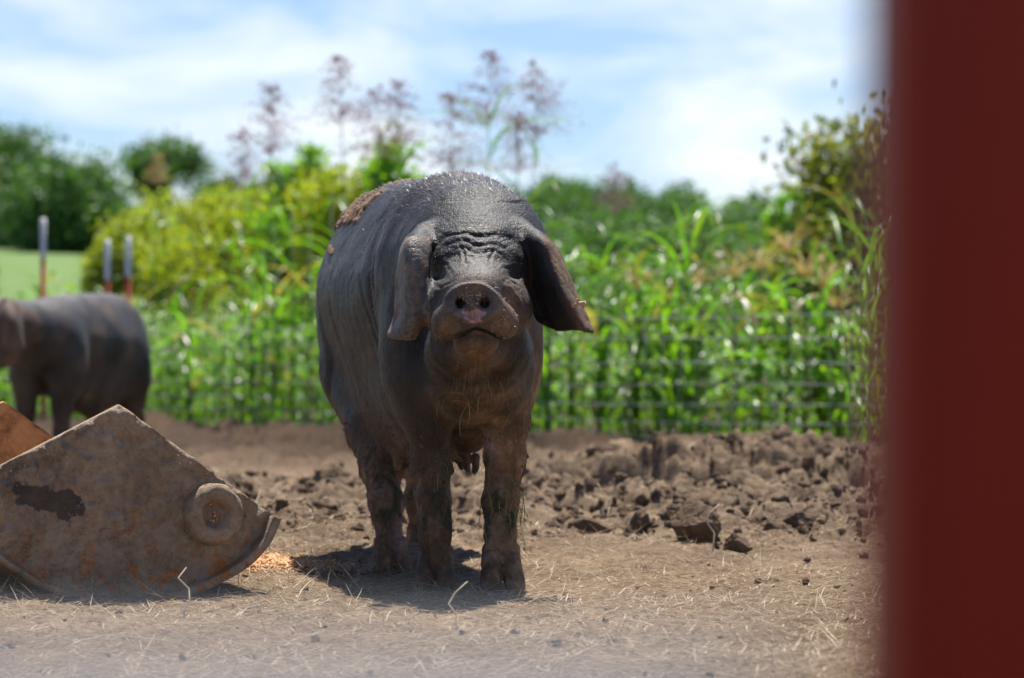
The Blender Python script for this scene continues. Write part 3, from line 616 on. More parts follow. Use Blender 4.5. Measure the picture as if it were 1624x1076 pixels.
# ------------------------------------------------------------ the digger bucket used as a trough
A0 = P(190, 642, 5.78); ya = R(28); lx = np.array([math.cos(ya), math.sin(ya), 0]); ly = np.array([-math.sin(ya), math.cos(ya), 0]); lz = np.array([0, 0, 1.])
camp = np.array([0, 0, CH])
def onplate(px, py):                                  # where that outline point lies on the plate's plane
    d = P(px, py, 1.)-camp; t = ((A0-camp)@ly)/(d@ly); q = camp+d*t-A0; return (q@lx, q[2])
prof = [onplate(*q) for q in ((190, 642), (236, 676), (300, 721), (360, 765), (404, 797), (432, 817))]
arc = [onplate(*q) for q in ((432, 817), (416, 856), (385, 890), (330, 922), (265, 945), (190, 953), (120, 945), (55, 922), (0, 884), (-50, 850), (-95, 812), (-110, 797))]
def smooth_poly(pts, n=60):
    pts = np.array(pts); t = np.linspace(0, len(pts)-1, n); q = np.stack([np.interp(t, range(len(pts)), pts[:, k]) for k in (0, 1)], 1)
    ker = np.hanning(11); ker /= ker.sum(); r_ = np.stack([np.convolve(np.pad(q[:, k], 5, 'reflect', reflect_type='odd'), ker, 'valid') for k in (0, 1)], 1); return r_
arcp = smooth_poly(arc, 90); topl = np.array([onplate(-104, 700), onplate(-100, 792), (0, 0)])
rimR = np.array(prof); rimL = np.stack([np.linspace(arcp[-1, 0], 0, 14), np.linspace(arcp[-1, 1], 0, 14)], 1)
lft = onplate(0, 740); sl_ = (0-lft[1])/(0-lft[0])
rimL[:, 1] = np.maximum(rimL[:, 0]*sl_, arcp[-1, 1])
outline = np.concatenate([rimR[:-1], arcp[:-1], rimL[:-1]])
def Wb(x, y, z): return A0+lx*x+ly*y+lz*z
def plate(y0, th, ol, wob=.0015):
    """triangulated plate with a fine inner grid so that dents can be pressed into it"""
    import bmesh
    bm = bmesh.new(); vs = [bm.verts.new((p[0], 0, p[1])) for p in ol]; f = bm.faces.new(vs)
    bmesh.ops.triangulate(bm, faces=[f])
    bmesh.ops.subdivide_edges(bm, edges=bm.edges[:], cuts=1)
    for _ in range(6):
        el = [e for e in bm.edges if e.calc_length() > .0095]
        if not el: break
        bmesh.ops.subdivide_edges(bm, edges=el, cuts=1); bmesh.ops.triangulate(bm, faces=[f_ for f_ in bm.faces if len(f_.verts) > 3])
    r_ = bmesh.ops.extrude_face_region(bm, geom=bm.faces[:]); nv = [g_ for g_ in r_['geom'] if isinstance(g_, bmesh.types.BMVert)]
    for v in nv: v.co.y += th
    bmesh.ops.recalc_face_normals(bm, faces=bm.faces[:]); bm.verts.ensure_lookup_table()
    Vv = np.array([v.co[:] for v in bm.verts]); T = []
    for f_ in bm.faces:
        ix = [v.index for v in f_.verts]
        for k in range(1, len(ix)-1): T.append((ix[0], ix[k], ix[k+1]))
    bm.free(); q = np.stack([Vv[:, 0]*14, Vv[:, 2]*14, Vv[:, 0]*0+y0], 1)
    Vv[:, 1] += y0+wob*fbm(q, 3, 4)
    return Vv, np.array(T)
m = M('bucket_metal'); n1 = m.noise(7, 6, .65); n2 = m.noise(60, 6, .7); n3 = m.noise(250, 4, .65)
mud = m.ramp(n1, (.3, (.27, .185, .12)), (.7, (.48, .36, .25)))
mud = m.mix(m.ramp(n2, (.35, .5), (.60, 0.)), mud, (.13, .092, .066))
sp = m.N.new('ShaderNodeSeparateXYZ'); m.L.new(m.tc(), sp.inputs[0])
lowz = m.N.new('ShaderNodeMapRange'); lowz.inputs['From Min'].default_value = -.20; lowz.inputs['From Max'].default_value = -.32; m.L.new(sp.outputs['Z'], lowz.inputs['Value'])
rustf = m.math('MULTIPLY', m.ramp(m.noise(22, 6, .68, dist=.6), (.53, 0.), (.58, 1.)), m.math('ADD', m.math('MULTIPLY', lowz.outputs[0], .85), .16))
c = m.mix(rustf, mud, m.ramp(n2, (.35, (.30, .095, .022)), (.65, (.52, .20, .05))))
ed = m.ramp(m.vor(3.1), (.12, 1.), (.16, 0.))
fl = m.ramp(m.noise(40, 3, .5), (.70, 0.), (.73, .6)); c = m.mix(fl, c, (.30, .29, .29))
st_ = m.attr('stain'); c = m.mix(m.ramp(m.noise(11, 6, .75, dist=.5), (.50, 0.), (.60, .45)), c, (.44, .345, .25)); c = m.mix(m.math('MULTIPLY', st_[1], m.ramp(m.noise(38, 5, .7), (.40, 1.), (.56, .15))), c, (.075, .058, .046)); c = m.mix(m.ramp(m.math('ADD', st_[0], m.math('MULTIPLY', m.noise(70, 5, .7), .5)), (.60, 0.), (.86, .85)), c, (.070, .056, .048))
bucketm = m.set(c, .85, m.bump(n3, .0015, .8, m.bump(n2, .012, 1.)), Specular_IOR_Level=.3)
m = M('bucket_inside'); n2 = m.noise(25, 6, .7)
insm = m.set(m.ramp(n2, (.35, (.22, .085, .030)), (.5, (.50, .22, .075)), (.7, (.58, .30, .12))), .7, m.bump(m.noise(120, 4), .002))
buk = empty('digger_bucket', A0+np.array([0, 0, -A0[2]+.0])); tag(buk, 'rusty mud-caked steel digger bucket lying on its curved back beside the sow', 'bucket')
def bpart(name, Vl, q, t, mat, smooth=False, parent=None):
    # bucket-local coordinates so that the noise sits in the bucket's own frame
    o = link(name, mesh(name, Vl, q, t, smooth), mat, parent or buk)
    if parent is None: o.location = (0, 0, A0[2]); o.rotation_euler = (0, 0, ya)
    return o
WID = .70
# wet dark mud patch caked on the plate and crumbs of mud
pc = np.array([onplate(*q) for q in ((30, 772), (58, 778), (84, 790), (110, 782), (134, 786), (126, 812), (104, 822), (92, 812), (64, 806), (38, 790))])
def inside(pt, poly):
    r_ = False
    for a, b in zip(poly, np.roll(poly, -1, 0)):
        if (a[1] > pt[1]) != (b[1] > pt[1]) and pt[0] < (b[0]-a[0])*(pt[1]-a[1])/(b[1]-a[1])+a[0]: r_ = not r_
    return r_
pc2 = np.array([onplate(*q) for q in ((0, 742), (60, 712), (130, 680), (118, 720), (95, 752), (50, 762), (10, 765))])
Vv, T = plate(0, .014, outline); 
mk = fbm(np.stack([Vv[:, 0]*9, Vv[:, 2]*9, Vv[:, 0]*0], 1), 4, 71); cake = sstep(-.12, .12, mk+.35*bump(Vv[:, 2], -.10, .10)-.25*sstep(-.2, -.3, Vv[:, 2]))
fn_ = fbm(np.stack([Vv[:, 0]*45, Vv[:, 2]*45, Vv[:, 0]*0], 1), 3, 72)
wsd = lambda poly, pts: np.array([(1 if inside(p_, poly) else -1)*min(math.dist(p_, a+(b-a)*max(0, min(1, np.dot(p_-a, b-a)/np.dot(b-a, b-a)))) for a, b in zip(poly, np.roll(poly, -1, 0))) for p_ in pts])
pts_ = Vv[:, [0, 2]]; nz = fbm(np.stack([Vv[:, 0]*19, Vv[:, 2]*24, Vv[:, 0]*0], 1), 5, 75, .6)
wet1 = sstep(-.012, .008, wsd(pc, pts_)+.034*nz+.004); dk = sstep(-.05, .05, wsd(pc2, pts_)+.09*nz)*.8
Vv[:, 1] -= np.where(Vv[:, 1] < .008, .006*cake*(1+1.4*fn_)+.0026*fn_+.004*dk*(1+fn_)-.002*wet1, 0)
sp_o = bpart('side_plate', Vv, None, T, bucketm, True); at_ = sp_o.data.attributes.new('stain', 'FLOAT_COLOR', 'POINT'); at_.data.foreach_set('color', np.stack([wet1, dk, cake, cake], 1).astype(np.float32).ravel())
Vv, T = plate(WID, .014, outline); bpart('side_plate', Vv, None, T, insm, True)
def ribbon(ol, y0, y1, th, ny=26):                    # curved sheet following an outline, thickness inwards
    tg = np.gradient(ol, axis=0); tg /= np.linalg.norm(tg, axis=1)[:, None]; nr = np.stack([-tg[:, 1], tg[:, 0]], 1)
    k = len(ol); ys = np.linspace(y0, y1, ny); O = np.stack([ol-nr*0, ol+nr*th*1.], 0)
    V = np.zeros((2, k, ny, 3)); V[..., 0] = O[:, :, None, 0]; V[..., 2] = O[:, :, None, 1]; V[..., 1] = ys
    V = V.reshape(-1, 3); a = (np.arange(k-1)[:, None]*ny+np.arange(ny-1)[None]).ravel(); n = k*ny
    Q = [np.stack([a, a+1, a+1+ny, a+ny], 1), np.stack([a+n, a+ny+n, a+1+ny+n, a+1+n], 1)]
    e = np.arange(ny-1); Q += [np.stack([e, e+n, e+1+n, e+1], 1), np.stack([e+(k-1)*ny, e+1+(k-1)*ny, e+1+(k-1)*ny+n, e+(k-1)*ny+n], 1)]
    s_ = np.arange(k-1)*ny; Q += [np.stack([s_, s_+ny, s_+ny+n, s_+n], 1), np.stack([s_+ny-1, s_+ny-1+n, s_+2*ny-1+n, s_+2*ny-1], 1)]
    return V, np.concatenate(Q)
cen = outline.mean(0)
def off(ol, d): v = ol-np.array([.02, .05]); v /= np.linalg.norm(v, axis=1)[:, None]; return ol+v*d
def arrange(ol): # inwards = towards the outline's centre
    tg = np.gradient(ol, axis=0); nr = np.stack([-tg[:, 1], tg[:, 0]], 1); return 1 if ((cen-ol)*nr).sum() > 0 else -1
sgn = arrange(arcp)
Vr, Qr = ribbon(off(arcp, .002), .0145, WID-.0005, sgn*.012); Vr[:, 1] += 0; bpart('curved_shell', Vr, Qr, None, bucketm, True)
lip = off(arcp[:34], .010); Vr, Qr = ribbon(lip, -.030, .055, sgn*.016, 10); fnn = fbm(Vr*30, 3, 9); Vr += fnn[:, None]*.002; bpart('cutting_edge', Vr, Qr, None, bucketm, True)
wear = off(arcp[34:], .009); Vr, Qr = ribbon(wear, -.024, .030, sgn*.012, 8); Vr += fbm(Vr*30, 3, 9)[:, None]*.002; bpart('wear_strip', Vr, Qr, None, bucketm, True)
# rims along the open edges (thin lit lips)
# pivot boss
bx, bz = onplate(334, 815); th = np.linspace(0, 2*np.pi, 65)[:-1]
rings = [(.002, .061), (-.012, .060), (-.026, .057), (-.031, .052), (-.033, .046), (-.032, .034), (-.027, .028), (-.014, .024), (-.010, .018), (-.011, .002)]
Vb = []; 
for y_, r_ in rings:
    rr = r_*(1+.035*np.array([math.sin(t_*3+1) for t_ in th])*(r_ < .05)+.02*np.sin(th*7+r_*300)); Vb.append(np.stack([bx+rr*np.cos(th), np.full(64, y_)-.004, bz+rr*np.sin(th)], 1))
Vb = np.concatenate(Vb); Vb[:, 1] += .0025*fbm(Vb*60, 3, 5); Vb[:, [0, 2]] += (.0025*fbm(Vb*50, 3, 6))[:, None]
i_ = np.arange(9)[:, None]*64; j_ = np.arange(64)[None]; Qb = np.stack([i_+j_, i_+64+j_, i_+64+(j_+1) % 64, i_+(j_+1) % 64], -1).reshape(-1, 4)
bpart('pivot_boss', Vb, Qb, None, bucketm, True)
v_, q_, t_ = crumbs(np.stack([bx+rng.normal(size=9)*.012, np.full(9, -.020), bz+rng.normal(size=9)*.012], 1), rng.uniform(.0015, .004, 9)); 
tag(bpart('feed_lumps', v_, q_, t_, feedm), kind='stuff')
nM = 1500; u_ = rng.uniform(0, 1, (nM, 2)); mn, mxx = outline.min(0), outline.max(0); cand = mn+u_*(mxx-mn); cl = fbm(np.stack([cand[:, 0]*12, cand[:, 1]*12, cand[:, 0]*0], 1), 3, 77)
cand = np.array([c_ for c_, k_ in zip(cand, cl) if k_+.5*math.exp(-((c_[1]+.09)/.07)**2) > .22 and inside(c_, outline)])
v_, q_, t_ = crumbs(np.stack([cand[:, 0], np.full(len(cand), -.010), cand[:, 1]], 1), rng.uniform(.001, .0034, len(cand))); tag(bpart('mud_lumps', v_*np.array([1, .6, 1])+np.array([0, -.003, 0]), q_, t_, bucketm, True), kind='stuff')

# ------------------------------------------------------------ spilled feed, straw, crumbs, clods on the ground
def gpos(n, f):
    x, y = f(n); return np.stack([x, y, height(x, y)], 1)
n = 3800; x = rng.normal(-.535, .080, n); y = rng.normal(6.60, .09, n)+.1*(x+.4); ps = np.stack([x, y, height(x, y)+.002+.012*np.exp(-((x+.54)/.1)**2-((y-6.59)/.13)**2)], 1)
v_, q_, t_ = crumbs(ps, rng.uniform(.0015, .0045, n)); tag(obj('spilled_feed', v_, q_, t_, feedm), 'orange-brown ground feed spilled on the soil beside the bucket', 'feed', kind='stuff')
def litter(n, yr, xr, Lr, Wr, name, mat, label, bias=1., lift=.004):
    y = yr[0]+(yr[1]-yr[0])*rng.uniform(0, 1, n)**bias; x = rng.uniform(-1, 1, n)*xr*(y/6)
    keep = vnoise(np.stack([x*2.6, y*2.6, x*0], 1), 61) > rng.uniform(-1.3, .55, n); x, y = x[keep], y[keep]; k = len(x)
    ps = np.stack([x, y, height(x, y)+rng.uniform(0, lift, k)], 1)
    return tag(strands(ps, rng.uniform(0, 6.28, k), rng.uniform(*Lr, k)*rng.uniform(.4, 1, k), rng.uniform(*Wr, k), mat, name, droop=np.where(rng.uniform(0, 1, k) < .8, rng.uniform(-.1, .35, k), rng.uniform(-.5, 1.4, k)), p0=rng.uniform(-.05, .22, k)*np.where(rng.uniform(0, 1, k) < .93, 1, 4.5)), label, 'straw', kind='stuff')
litter(120000, (4.0, 7.9), 1.75, (.012, .10), (.0008, .0026), 'straw_litter', strawm, 'pale dry straw and stalks scattered on the trodden soil in front', 1.0)
litter(24000, (7.2, 15.5), 2.2, (.03, .16), (.0018, .005), 'straw_litter', strawm, 'dry straw lying over the rooted soil towards the fence', .9, .01)
litter(260, (4.4, 9.), 1.7, (.10, .26), (.002, .0045), 'dry_stalks', strawm, 'longer pale stalks lying over the bare soil', 1., .01)
for (px, py, hgt) in ((293, 992, .09), (1130, 890, .11), (958, 850, .10), (722, 1010, .09)):
    Y = CH*FPX/(py-HY); b_ = P(px, py, Y); b_[2] = H(b_[0], Y)-.003; pts = [b_+np.array([.012*math.sin(k*1.7+px)*k/3, .01*k, hgt*k/5]) for k in range(6)]
    tag(obj('stalk', *tube(pts, np.linspace(.0022, .0009, 6), 6), strawm, origin=b_), {293: 'thin pale stalk sticking up just in front of the bucket', 1130: 'thin reddish stalk sticking up at the right of the straw', 958: 'pale stalk standing in clods behind the sow\'s right hoof', 722: 'short broken stalk upright in front of the sow\'s forefeet'}[px], 'stalk')
clodm = M('clod'); n1 = clodm.noise(28, 6, .7); n2 = clodm.noise(120, 5, .7)
clodm = clodm.set(clodm.ramp(n1, (.3, (.09, .060, .040)), (.7, (.22, .152, .103))), .95, clodm.bump(n2, .006, 1., clodm.bump(n1, .02, .9)), Specular_IOR_Level=.15)
n = 15000; y = np.where(rng.uniform(0, 1, n) < .45, rng.uniform(4.2, 12.5, n), rng.uniform(7.3, 10.6, n)); x = rng.uniform(-1, 1, n)*1.9*(y/6)
dens = sstep(6.7, 7.9, y); keep = rng.uniform(0, 1, n) < .18+.82*dens; x, y = x[keep], y[keep]; n = len(x); sz = .003+.016*rng.uniform(0, 1, n)**3.*(.35+.65*sstep(6.8, 8, y))
v_, q_, t_ = crumbs(np.stack([x, y, height(x, y)+sz*.35], 1), sz, ICO2); tag(obj('soil_crumbs', v_, q_, t_, clodm, smooth=False), 'loose crumbs of brown soil strewn over the pen floor', 'soil', kind='stuff')
def clod(px, py, wpx, seed, label, group=None, sq=.75):
    Y = CH*FPX/(py-HY+.04*FPX/9); x = (px-CX)/FPX*Y; r_ = wpx/2/FPX*Y; v, t = ICO4 if wpx > 45 else ICO3; V = v.copy(); nrm = V.copy()
    rg = np.random.default_rng(seed); pn = rg.normal(size=(16, 3)); pn /= np.linalg.norm(pn, axis=1)[:, None]; pd = rg.uniform(.55, 1., 16); V = V*np.minimum(1.15, (pd[None]/np.maximum(nrm@pn.T, .12)).min(1))[:, None]*rg.uniform(.75, 1.25, 3)
    V = V*(1.08+.16*fbm(nrm*1.3+seed*3.7, 2, seed)[:, None]+.20*(np.abs(fbm(nrm*3.2+seed, 4, seed+1))[:, None]-.25)+.10*np.abs(fbm(nrm*8, 3, seed+2))[:, None]+.035*fbm(nrm*22, 2, seed+3)[:, None]); V[:, 2] *= sq; V *= r_
    z = H(x, Y)+r_*sq*(.38 if wpx > 45 else .12); o = obj('soil_clod', V+np.array([x, Y, z]), None, t, clodm, smooth=True, origin=(x, Y, z)); return tag(o, label, 'clod', group)
clod(1258, 848, 92, 3, 'big rough clod of dry soil at the right end, in front of the hollow')
clod(1098, 858, 88, 5, 'broad pale clod in the middle of the churned soil right of the sow')
clod(1168, 866, 48, 8, 'small clod wedged between the two biggest clods')
clod(938, 848, 70, 11, 'clod left of the hollow, between it and the foreleg')
clod(868, 822, 40, 13, 'dark clod right behind the sow\'s foreleg', sq=.9)
clod(1015, 838, 46, 15, 'crumbly clod below the left part of the hollow')
for k in range(100):
    px = rng.uniform(850, 1420) if k < 75 else rng.uniform(400, 600); py = 768+86*rng.uniform()**1.0 if k < 75 else rng.uniform(745, 862)
    clod(px, py, 10+34*rng.uniform()**2.6, 20+k, 'fist-sized lump of churned brown soil', 'lumps of churned soil', rng.uniform(.6, .95))

# ------------------------------------------------------------ fence
m = M('galvanised'); wirem = m.set(m.ramp(m.noise(30), (.3, (.25, .25, .24)), (.7, (.38, .38, .36))), .5, Metallic=.3)
postred = M('red_paint_steel').set((.36, .03, .02), .55); tipm = M('white_tip').set((.62, .63, .66), .5)
fx = np.linspace(-9, 5.5, 90); fyv = fence_y(fx); fb = np.stack([fx, fyv, fx*0-.05], 1)
fen = empty('wire_fence', (0, float(fence_y(0)), 0)); tag(fen, 'low galvanised wire mesh fence along the weeds with red and white steel posts', 'fence')
parts = []
for hz_ in (.03, .12, .21, .31, .42, .54, .68, .80):
    pts = fb+np.array([0, 0, 1])*(hz_)+np.stack([0*fx, .006*np.sin(fx*5), .006*np.sin(fx*3+hz_*9)], 1); parts.append(tube(pts, .0038, 5))
seg = np.hypot(np.diff(fx), np.diff(fyv)); s_ = np.concatenate([[0], np.cumsum(seg)])
for k in np.arange(0, s_[-1], .16):
    q = np.array([np.interp(k, s_, fb[:, a]) for a in range(3)]); parts.append(tube([q+[0, .004, .02], q+[0, .004, .81]], .0022, 4, False))
v_, q_, t_ = join(parts); obj('wire_mesh', v_, q_, t_, wirem, fen)
def tpost(px, top, extra=0.):
    x = (px-CX)/FPX*22.; 
    for _ in range(6): Y = float(fence_y(x))+.05+extra; x = (px-CX)/FPX*Y
    zt = P(px, top, Y)[2]; prof_ = np.array([(-.020, 0), (.020, 0), (.020, .006), (.004, .006), (.004, .034), (-.004, .034), (-.004, .006), (-.020, .006)])
    def ext(z0, z1, g_=0):
        k = len(prof_); c = prof_*(1+g_)-(0, g_*.01); V = np.concatenate([np.column_stack([c[:, 0]+x, Y+c[:, 1], np.full(k, z)]) for z in (z0, z1)]); i = np.arange(k); j = (i+1) % k
        return V, np.stack([i, j, j+k, i+k], 1), np.array([[k, k+1, k+2], [k, k+2, k+7], [k+3, k+4, k+5], [k+3, k+5, k+6]])
    cut = zt-.30*Y/22; p_ = obj('steel_post', *join([ext(-.3, cut)]+[(tube([(x-.005, Y-.003, z), (x+.005, Y-.003, z)], .006, 6)) for z in np.arange(.2, cut, .055)]), postred, fen)
    obj('post_tip', *join([ext(cut, zt, .12)]+[(tube([(x-.006, Y-.004, z), (x+.006, Y-.004, z)], .009, 6)) for z in np.arange(cut+.03, zt, .055)]), tipm, p_)
tpost(68, 346); tpost(170, 380, .6); tpost(203, 375); tpost(-180, 350)
# ------------------------------------------------------------ plants behind the fence
gA = leafmat('blade_green', [(.05, .13, .018), (.09, .23, .025), (.15, .31, .035), (.07, .18, .03), (.17, .27, .04), (.028, .07, .012), (.26, .21, .10)], .48, .33, (1.6, 1.7, .5))
gB = leafmat('weed_green', [(.09, .21, .02), (.15, .32, .025), (.24, .42, .04)], .5, .45, (1.6, 1.6, .5))
gY = leafmat('yellow_green', [(.20, .28, .02), (.32, .38, .03), (.42, .44, .04), (.13, .25, .02)], .45, .6, (1.4, 1.4, .5))
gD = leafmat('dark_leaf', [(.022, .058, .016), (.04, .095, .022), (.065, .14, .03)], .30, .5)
gF = leafmat('far_leaf', [(.035, .09, .022), (.065, .15, .032), (.11, .21, .045)], .30, .6)
gC = leafmat('cedar_leaf', [(.08, .13, .018), (.15, .20, .025), (.26, .27, .035), (.18, .12, .03)], .30, .6)
stemg = M('stem').set((.10, .17, .04), .6); barkm = M('bark').set((.07, .05, .035), .9)
tasm = leafmat('tassel', [(.42, .30, .12), (.55, .42, .20)], .3, .6, (1, 1, .8)); panm = leafmat('panicle', [(.20, .085, .10), (.30, .14, .16), (.26, .16, .15)], .25, .7, (1, 1, 1))
def behind(n, d0, d1, x0=-9, x1=6.):
    x = rng.uniform(x0, x1, n); return x, fence_y(x)+rng.uniform(d0, d1, n)
# grass mass
def grassmass(n, d0, d1, hr, x0=-9, x1=6, k=9):
    x, y = behind(n, d0, d1, x0, x1); h_ = rng.uniform(*hr, n)*(1+.22*sstep(0, 1.2, x))*(1+.25*vnoise(np.stack([x*1.2, y, x*0], 1), 5)); parts = []
    lean = rng.normal(size=(n, 2))*.05
    for a in range(k):
        f = (a+.5)/k; b = np.stack([x+lean[:, 0]*f*h_, y+lean[:, 1]*f*h_, h_*f*.85], 1)
        parts.append(blades(b, rng.uniform(0, 6.28, n), rng.uniform(.8, 1.35, n), h_*rng.uniform(.28, .5, n), rng.uniform(.016, .044, n), rng.uniform(1.2, 3., n), 6))
    st = blades(np.stack([x, y, 0*x-.02], 1), np.arctan2(lean[:, 1], lean[:, 0]), 1.52, h_, .012, .05, 4); parts.append(st); return join(parts)
v_, q_, t_ = grassmass(600, .25, 2.8, (.6, 1.25)); tag(obj('tall_grass', v_, q_, t_, gA), 'dense mass of tall green grass with arching blades behind the wire fence', 'grass', kind='stuff')
v_, q_, t_ = grassmass(190, .2, 1.4, (.4, .85)); tag(obj('short_grass', v_, q_, t_, gB), 'lower bright green grass at the foot of the wire fence', 'grass', kind='stuff')
x, y = behind(620, .15, 2.8); hw_ = rng.uniform(.25, .85, 620); pp = []
for k in range(16): f = (k+1)/16; pp.append(np.stack([x+rng.normal(size=620)*.09, y+rng.normal(size=620)*.09, hw_*f], 1))
v_, q_, t_ = leaves(np.concatenate(pp), .034, 1., .5); tag(obj('leafy_weeds', v_, q_, t_, gB), 'bright broad-leaved weeds growing through the wire fence', 'weeds', kind='stuff')
x = rng.uniform(-12, 7, 700); y = fence_y(x)+rng.uniform(3, 6.5, 700); pp = [np.stack([x+rng.normal(size=700)*.18, y+rng.normal(size=700)*.18, (k+1)/14*rng.uniform(.7, 1.35, 700)], 1) for k in range(14)]
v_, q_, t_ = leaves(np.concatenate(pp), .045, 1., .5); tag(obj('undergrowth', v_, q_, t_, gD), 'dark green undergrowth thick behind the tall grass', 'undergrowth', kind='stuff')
# tall seeding grasses
def seedgrass(px, top, Y, label, lean=0., big=1.):
    x = (px-CX)/FPX*Y; zt = P(px, top, Y)[2]; root = empty('seeding_grass', (x, Y, 0)); tag(root, label, 'grass', 'tall grasses with reddish seed heads'); zb = zt-.50*big
    st = [(x-lean*(1-k/6)**2, Y, zt*k/6-.02) for k in range(7)]; obj('stem', *tube(st, np.linspace(.007, .0022, 7), 6), stemg, root)
    nb = 10; f = rng.uniform(.15, .82, nb); b = np.stack([np.interp(f, np.arange(7)/6, [s[0] for s in st]), np.full(nb, Y), f*zt], 1)
    obj('leaf_blades', *blades(b, rng.uniform(0, 6.28, nb), rng.uniform(.6, 1.2, nb), rng.uniform(.45, .85, nb), rng.uniform(.022, .036, nb), rng.uniform(1.5, 2.8, nb), 8), gA, root)
    nb = 90; f = np.sort(rng.uniform(0, 1, nb)**1.5); b = np.stack([np.full(nb, x), np.full(nb, Y), zb+f*(zt-zb)], 1); az = rng.uniform(0, 6.28, nb); Ln = (.27*(1-f)**.7+.05)*big*rng.uniform(.6, 1.15, nb)
    v1 = blades(b, az, .75, Ln, .0028, 1.3, 5, .3); sp_ = []
    for s_ in np.linspace(.25, 1, 9):
        pit = .75-.6*s_; q = b+np.stack([np.cos(pit)*np.cos(az), np.cos(pit)*np.sin(az), np.sin(pit)+0*az], 1)*(Ln*s_)[:, None]; sp_.append(q+rng.normal(size=q.shape)*.012)
    v2 = leaves(np.concatenate(sp_), .0108*big**.7, 0, .5); obj('seed_head', *join([v1, v2]), tasm if px == 250 else panm, root)
for px, top, Y, lean, big, lb in ((430, 132, 20, .1, 1., 'single reddish seed head over the yellow bushes, left of the two behind the sow'), (385, 205, 21.5, 0, .85, 'faint small seed head just left of the one above the yellow bushes'),
    (540, 90, 21, -.2, 1., 'seed head leaning left high above the sow\'s rump'), (598, 140, 20, 0, 1., 'bushy reddish seed head in the middle of the group above the rump'), (632, 130, 20.6, .1, .9, 'seed head at the right of the group above the rump'),
    (718, 150, 19.6, .1, 1.1, 'dense reddish seed head low above the sow\'s shoulders'), (775, 85, 20.5, 0, 1.05, 'tallest seed head of grass, above the sow\'s forehead'), (850, 98, 20, .15, 1.05, 'seed head at the right of the group above the sow\'s head'),
    (822, 180, 19.4, .1, .8, 'thin seed head between the two right-hand tall ones'), (975, 262, 18.4, .1, .6, 'short lone seed head against the hill right of the sow'), (250, 245, 24, .1, .5, 'buff feathery seed head in front of the small far tree')):
    seedgrass(px, top, Y, lb, lean, big)
# corn
def corn(px, top, Y, lb, nm='corn_plant', cat='corn', grp='corn plants at the right behind the fence', tas=True):
    x = (px-CX)/FPX*Y; zt = P(px, top, Y)[2]; root = empty(nm, (x, Y, 0)); tag(root, lb, cat, grp)
    obj('stalk', *tube([(x, Y, -.02), (x+.01, Y, zt*.5), (x, Y, zt-.2)], [.013, .011, .006], 7), stemg, root)
    nb = 11; f = np.linspace(.10, .74, nb); az = np.arange(nb)*math.pi+rng.normal(size=nb)*.4+px
    obj('leaf_blades', *blades(np.stack([np.full(nb, x), np.full(nb, Y), f*(zt-.25)], 1), az, rng.uniform(.8, 1.15, nb), rng.uniform(.5, .75, nb), rng.uniform(.045, .065, nb), rng.uniform(1.6, 2.6, nb), 9, .3), gA, root)
    if not tas: return
    nb = 14; obj('tassel', *blades(np.tile([x, Y, zt-.22], (nb, 1)), rng.uniform(0, 6.28, nb), rng.uniform(.7, 1.5, nb), rng.uniform(.18, .32, nb), .016, rng.uniform(.6, 2, nb), 6, .5), tasm, root)
cl_ = ['behind the fence at the left end of the corn', 'with a spreading tassel', 'tallest in the middle of the corn', 'with bent-over shining leaves', 'standing next to the cedar', 'low and partly hidden beside the wooden post', 'thin one just right of the sow', 'near the left end beside a bright clump', 'hidden low among the weeds']
for (px, top), lb in zip(((1165, 385), (1205, 372), (1248, 345), (1275, 380), (1305, 395), (1330, 430), (1010, 400), (1110, 400), (1060, 425)), cl_):
    corn(px, top, float(fence_y((px-CX)/FPX*17))+.5+rng.uniform(0, .9), 'green corn plant '+lb)
for px, top, lb in ((352, 425, 'low coarse-leaved weed in front of the yellow bushes'), (398, 392, 'coarse tall weed at the right foot of the yellow bushes'), (436, 318, 'tall dark weed left of the sow, first of the close row'), (462, 285, 'tallest dark weed of the row left of the sow'),
    (525, 262, 'tall leafy weed right behind the sow\'s rump'), (690, 262, 'leafy weed tip above the sow\'s shoulders'), (868, 300, 'tall leafy weed beside the sow\'s right ear in the photo'), (905, 340, 'leafy weed with one long pale leaf right of the ear'), (950, 395, 'lower leafy weed right of the sow, before the hill'),
    (490, 305, 'tall dark weed of the row nearest to the sow\'s rump'), (418, 360, 'half-tall dark weed at the left end of the close row'), (300, 440, 'low coarse weed between the second pig and the yellow bushes')):
    corn(px, top, float(fence_y((px-CX)/FPX*21.5))+.35+rng.uniform(0, .4), lb, 'tall_weed', 'weed', 'tall coarse weeds behind the fence near the sow', False)
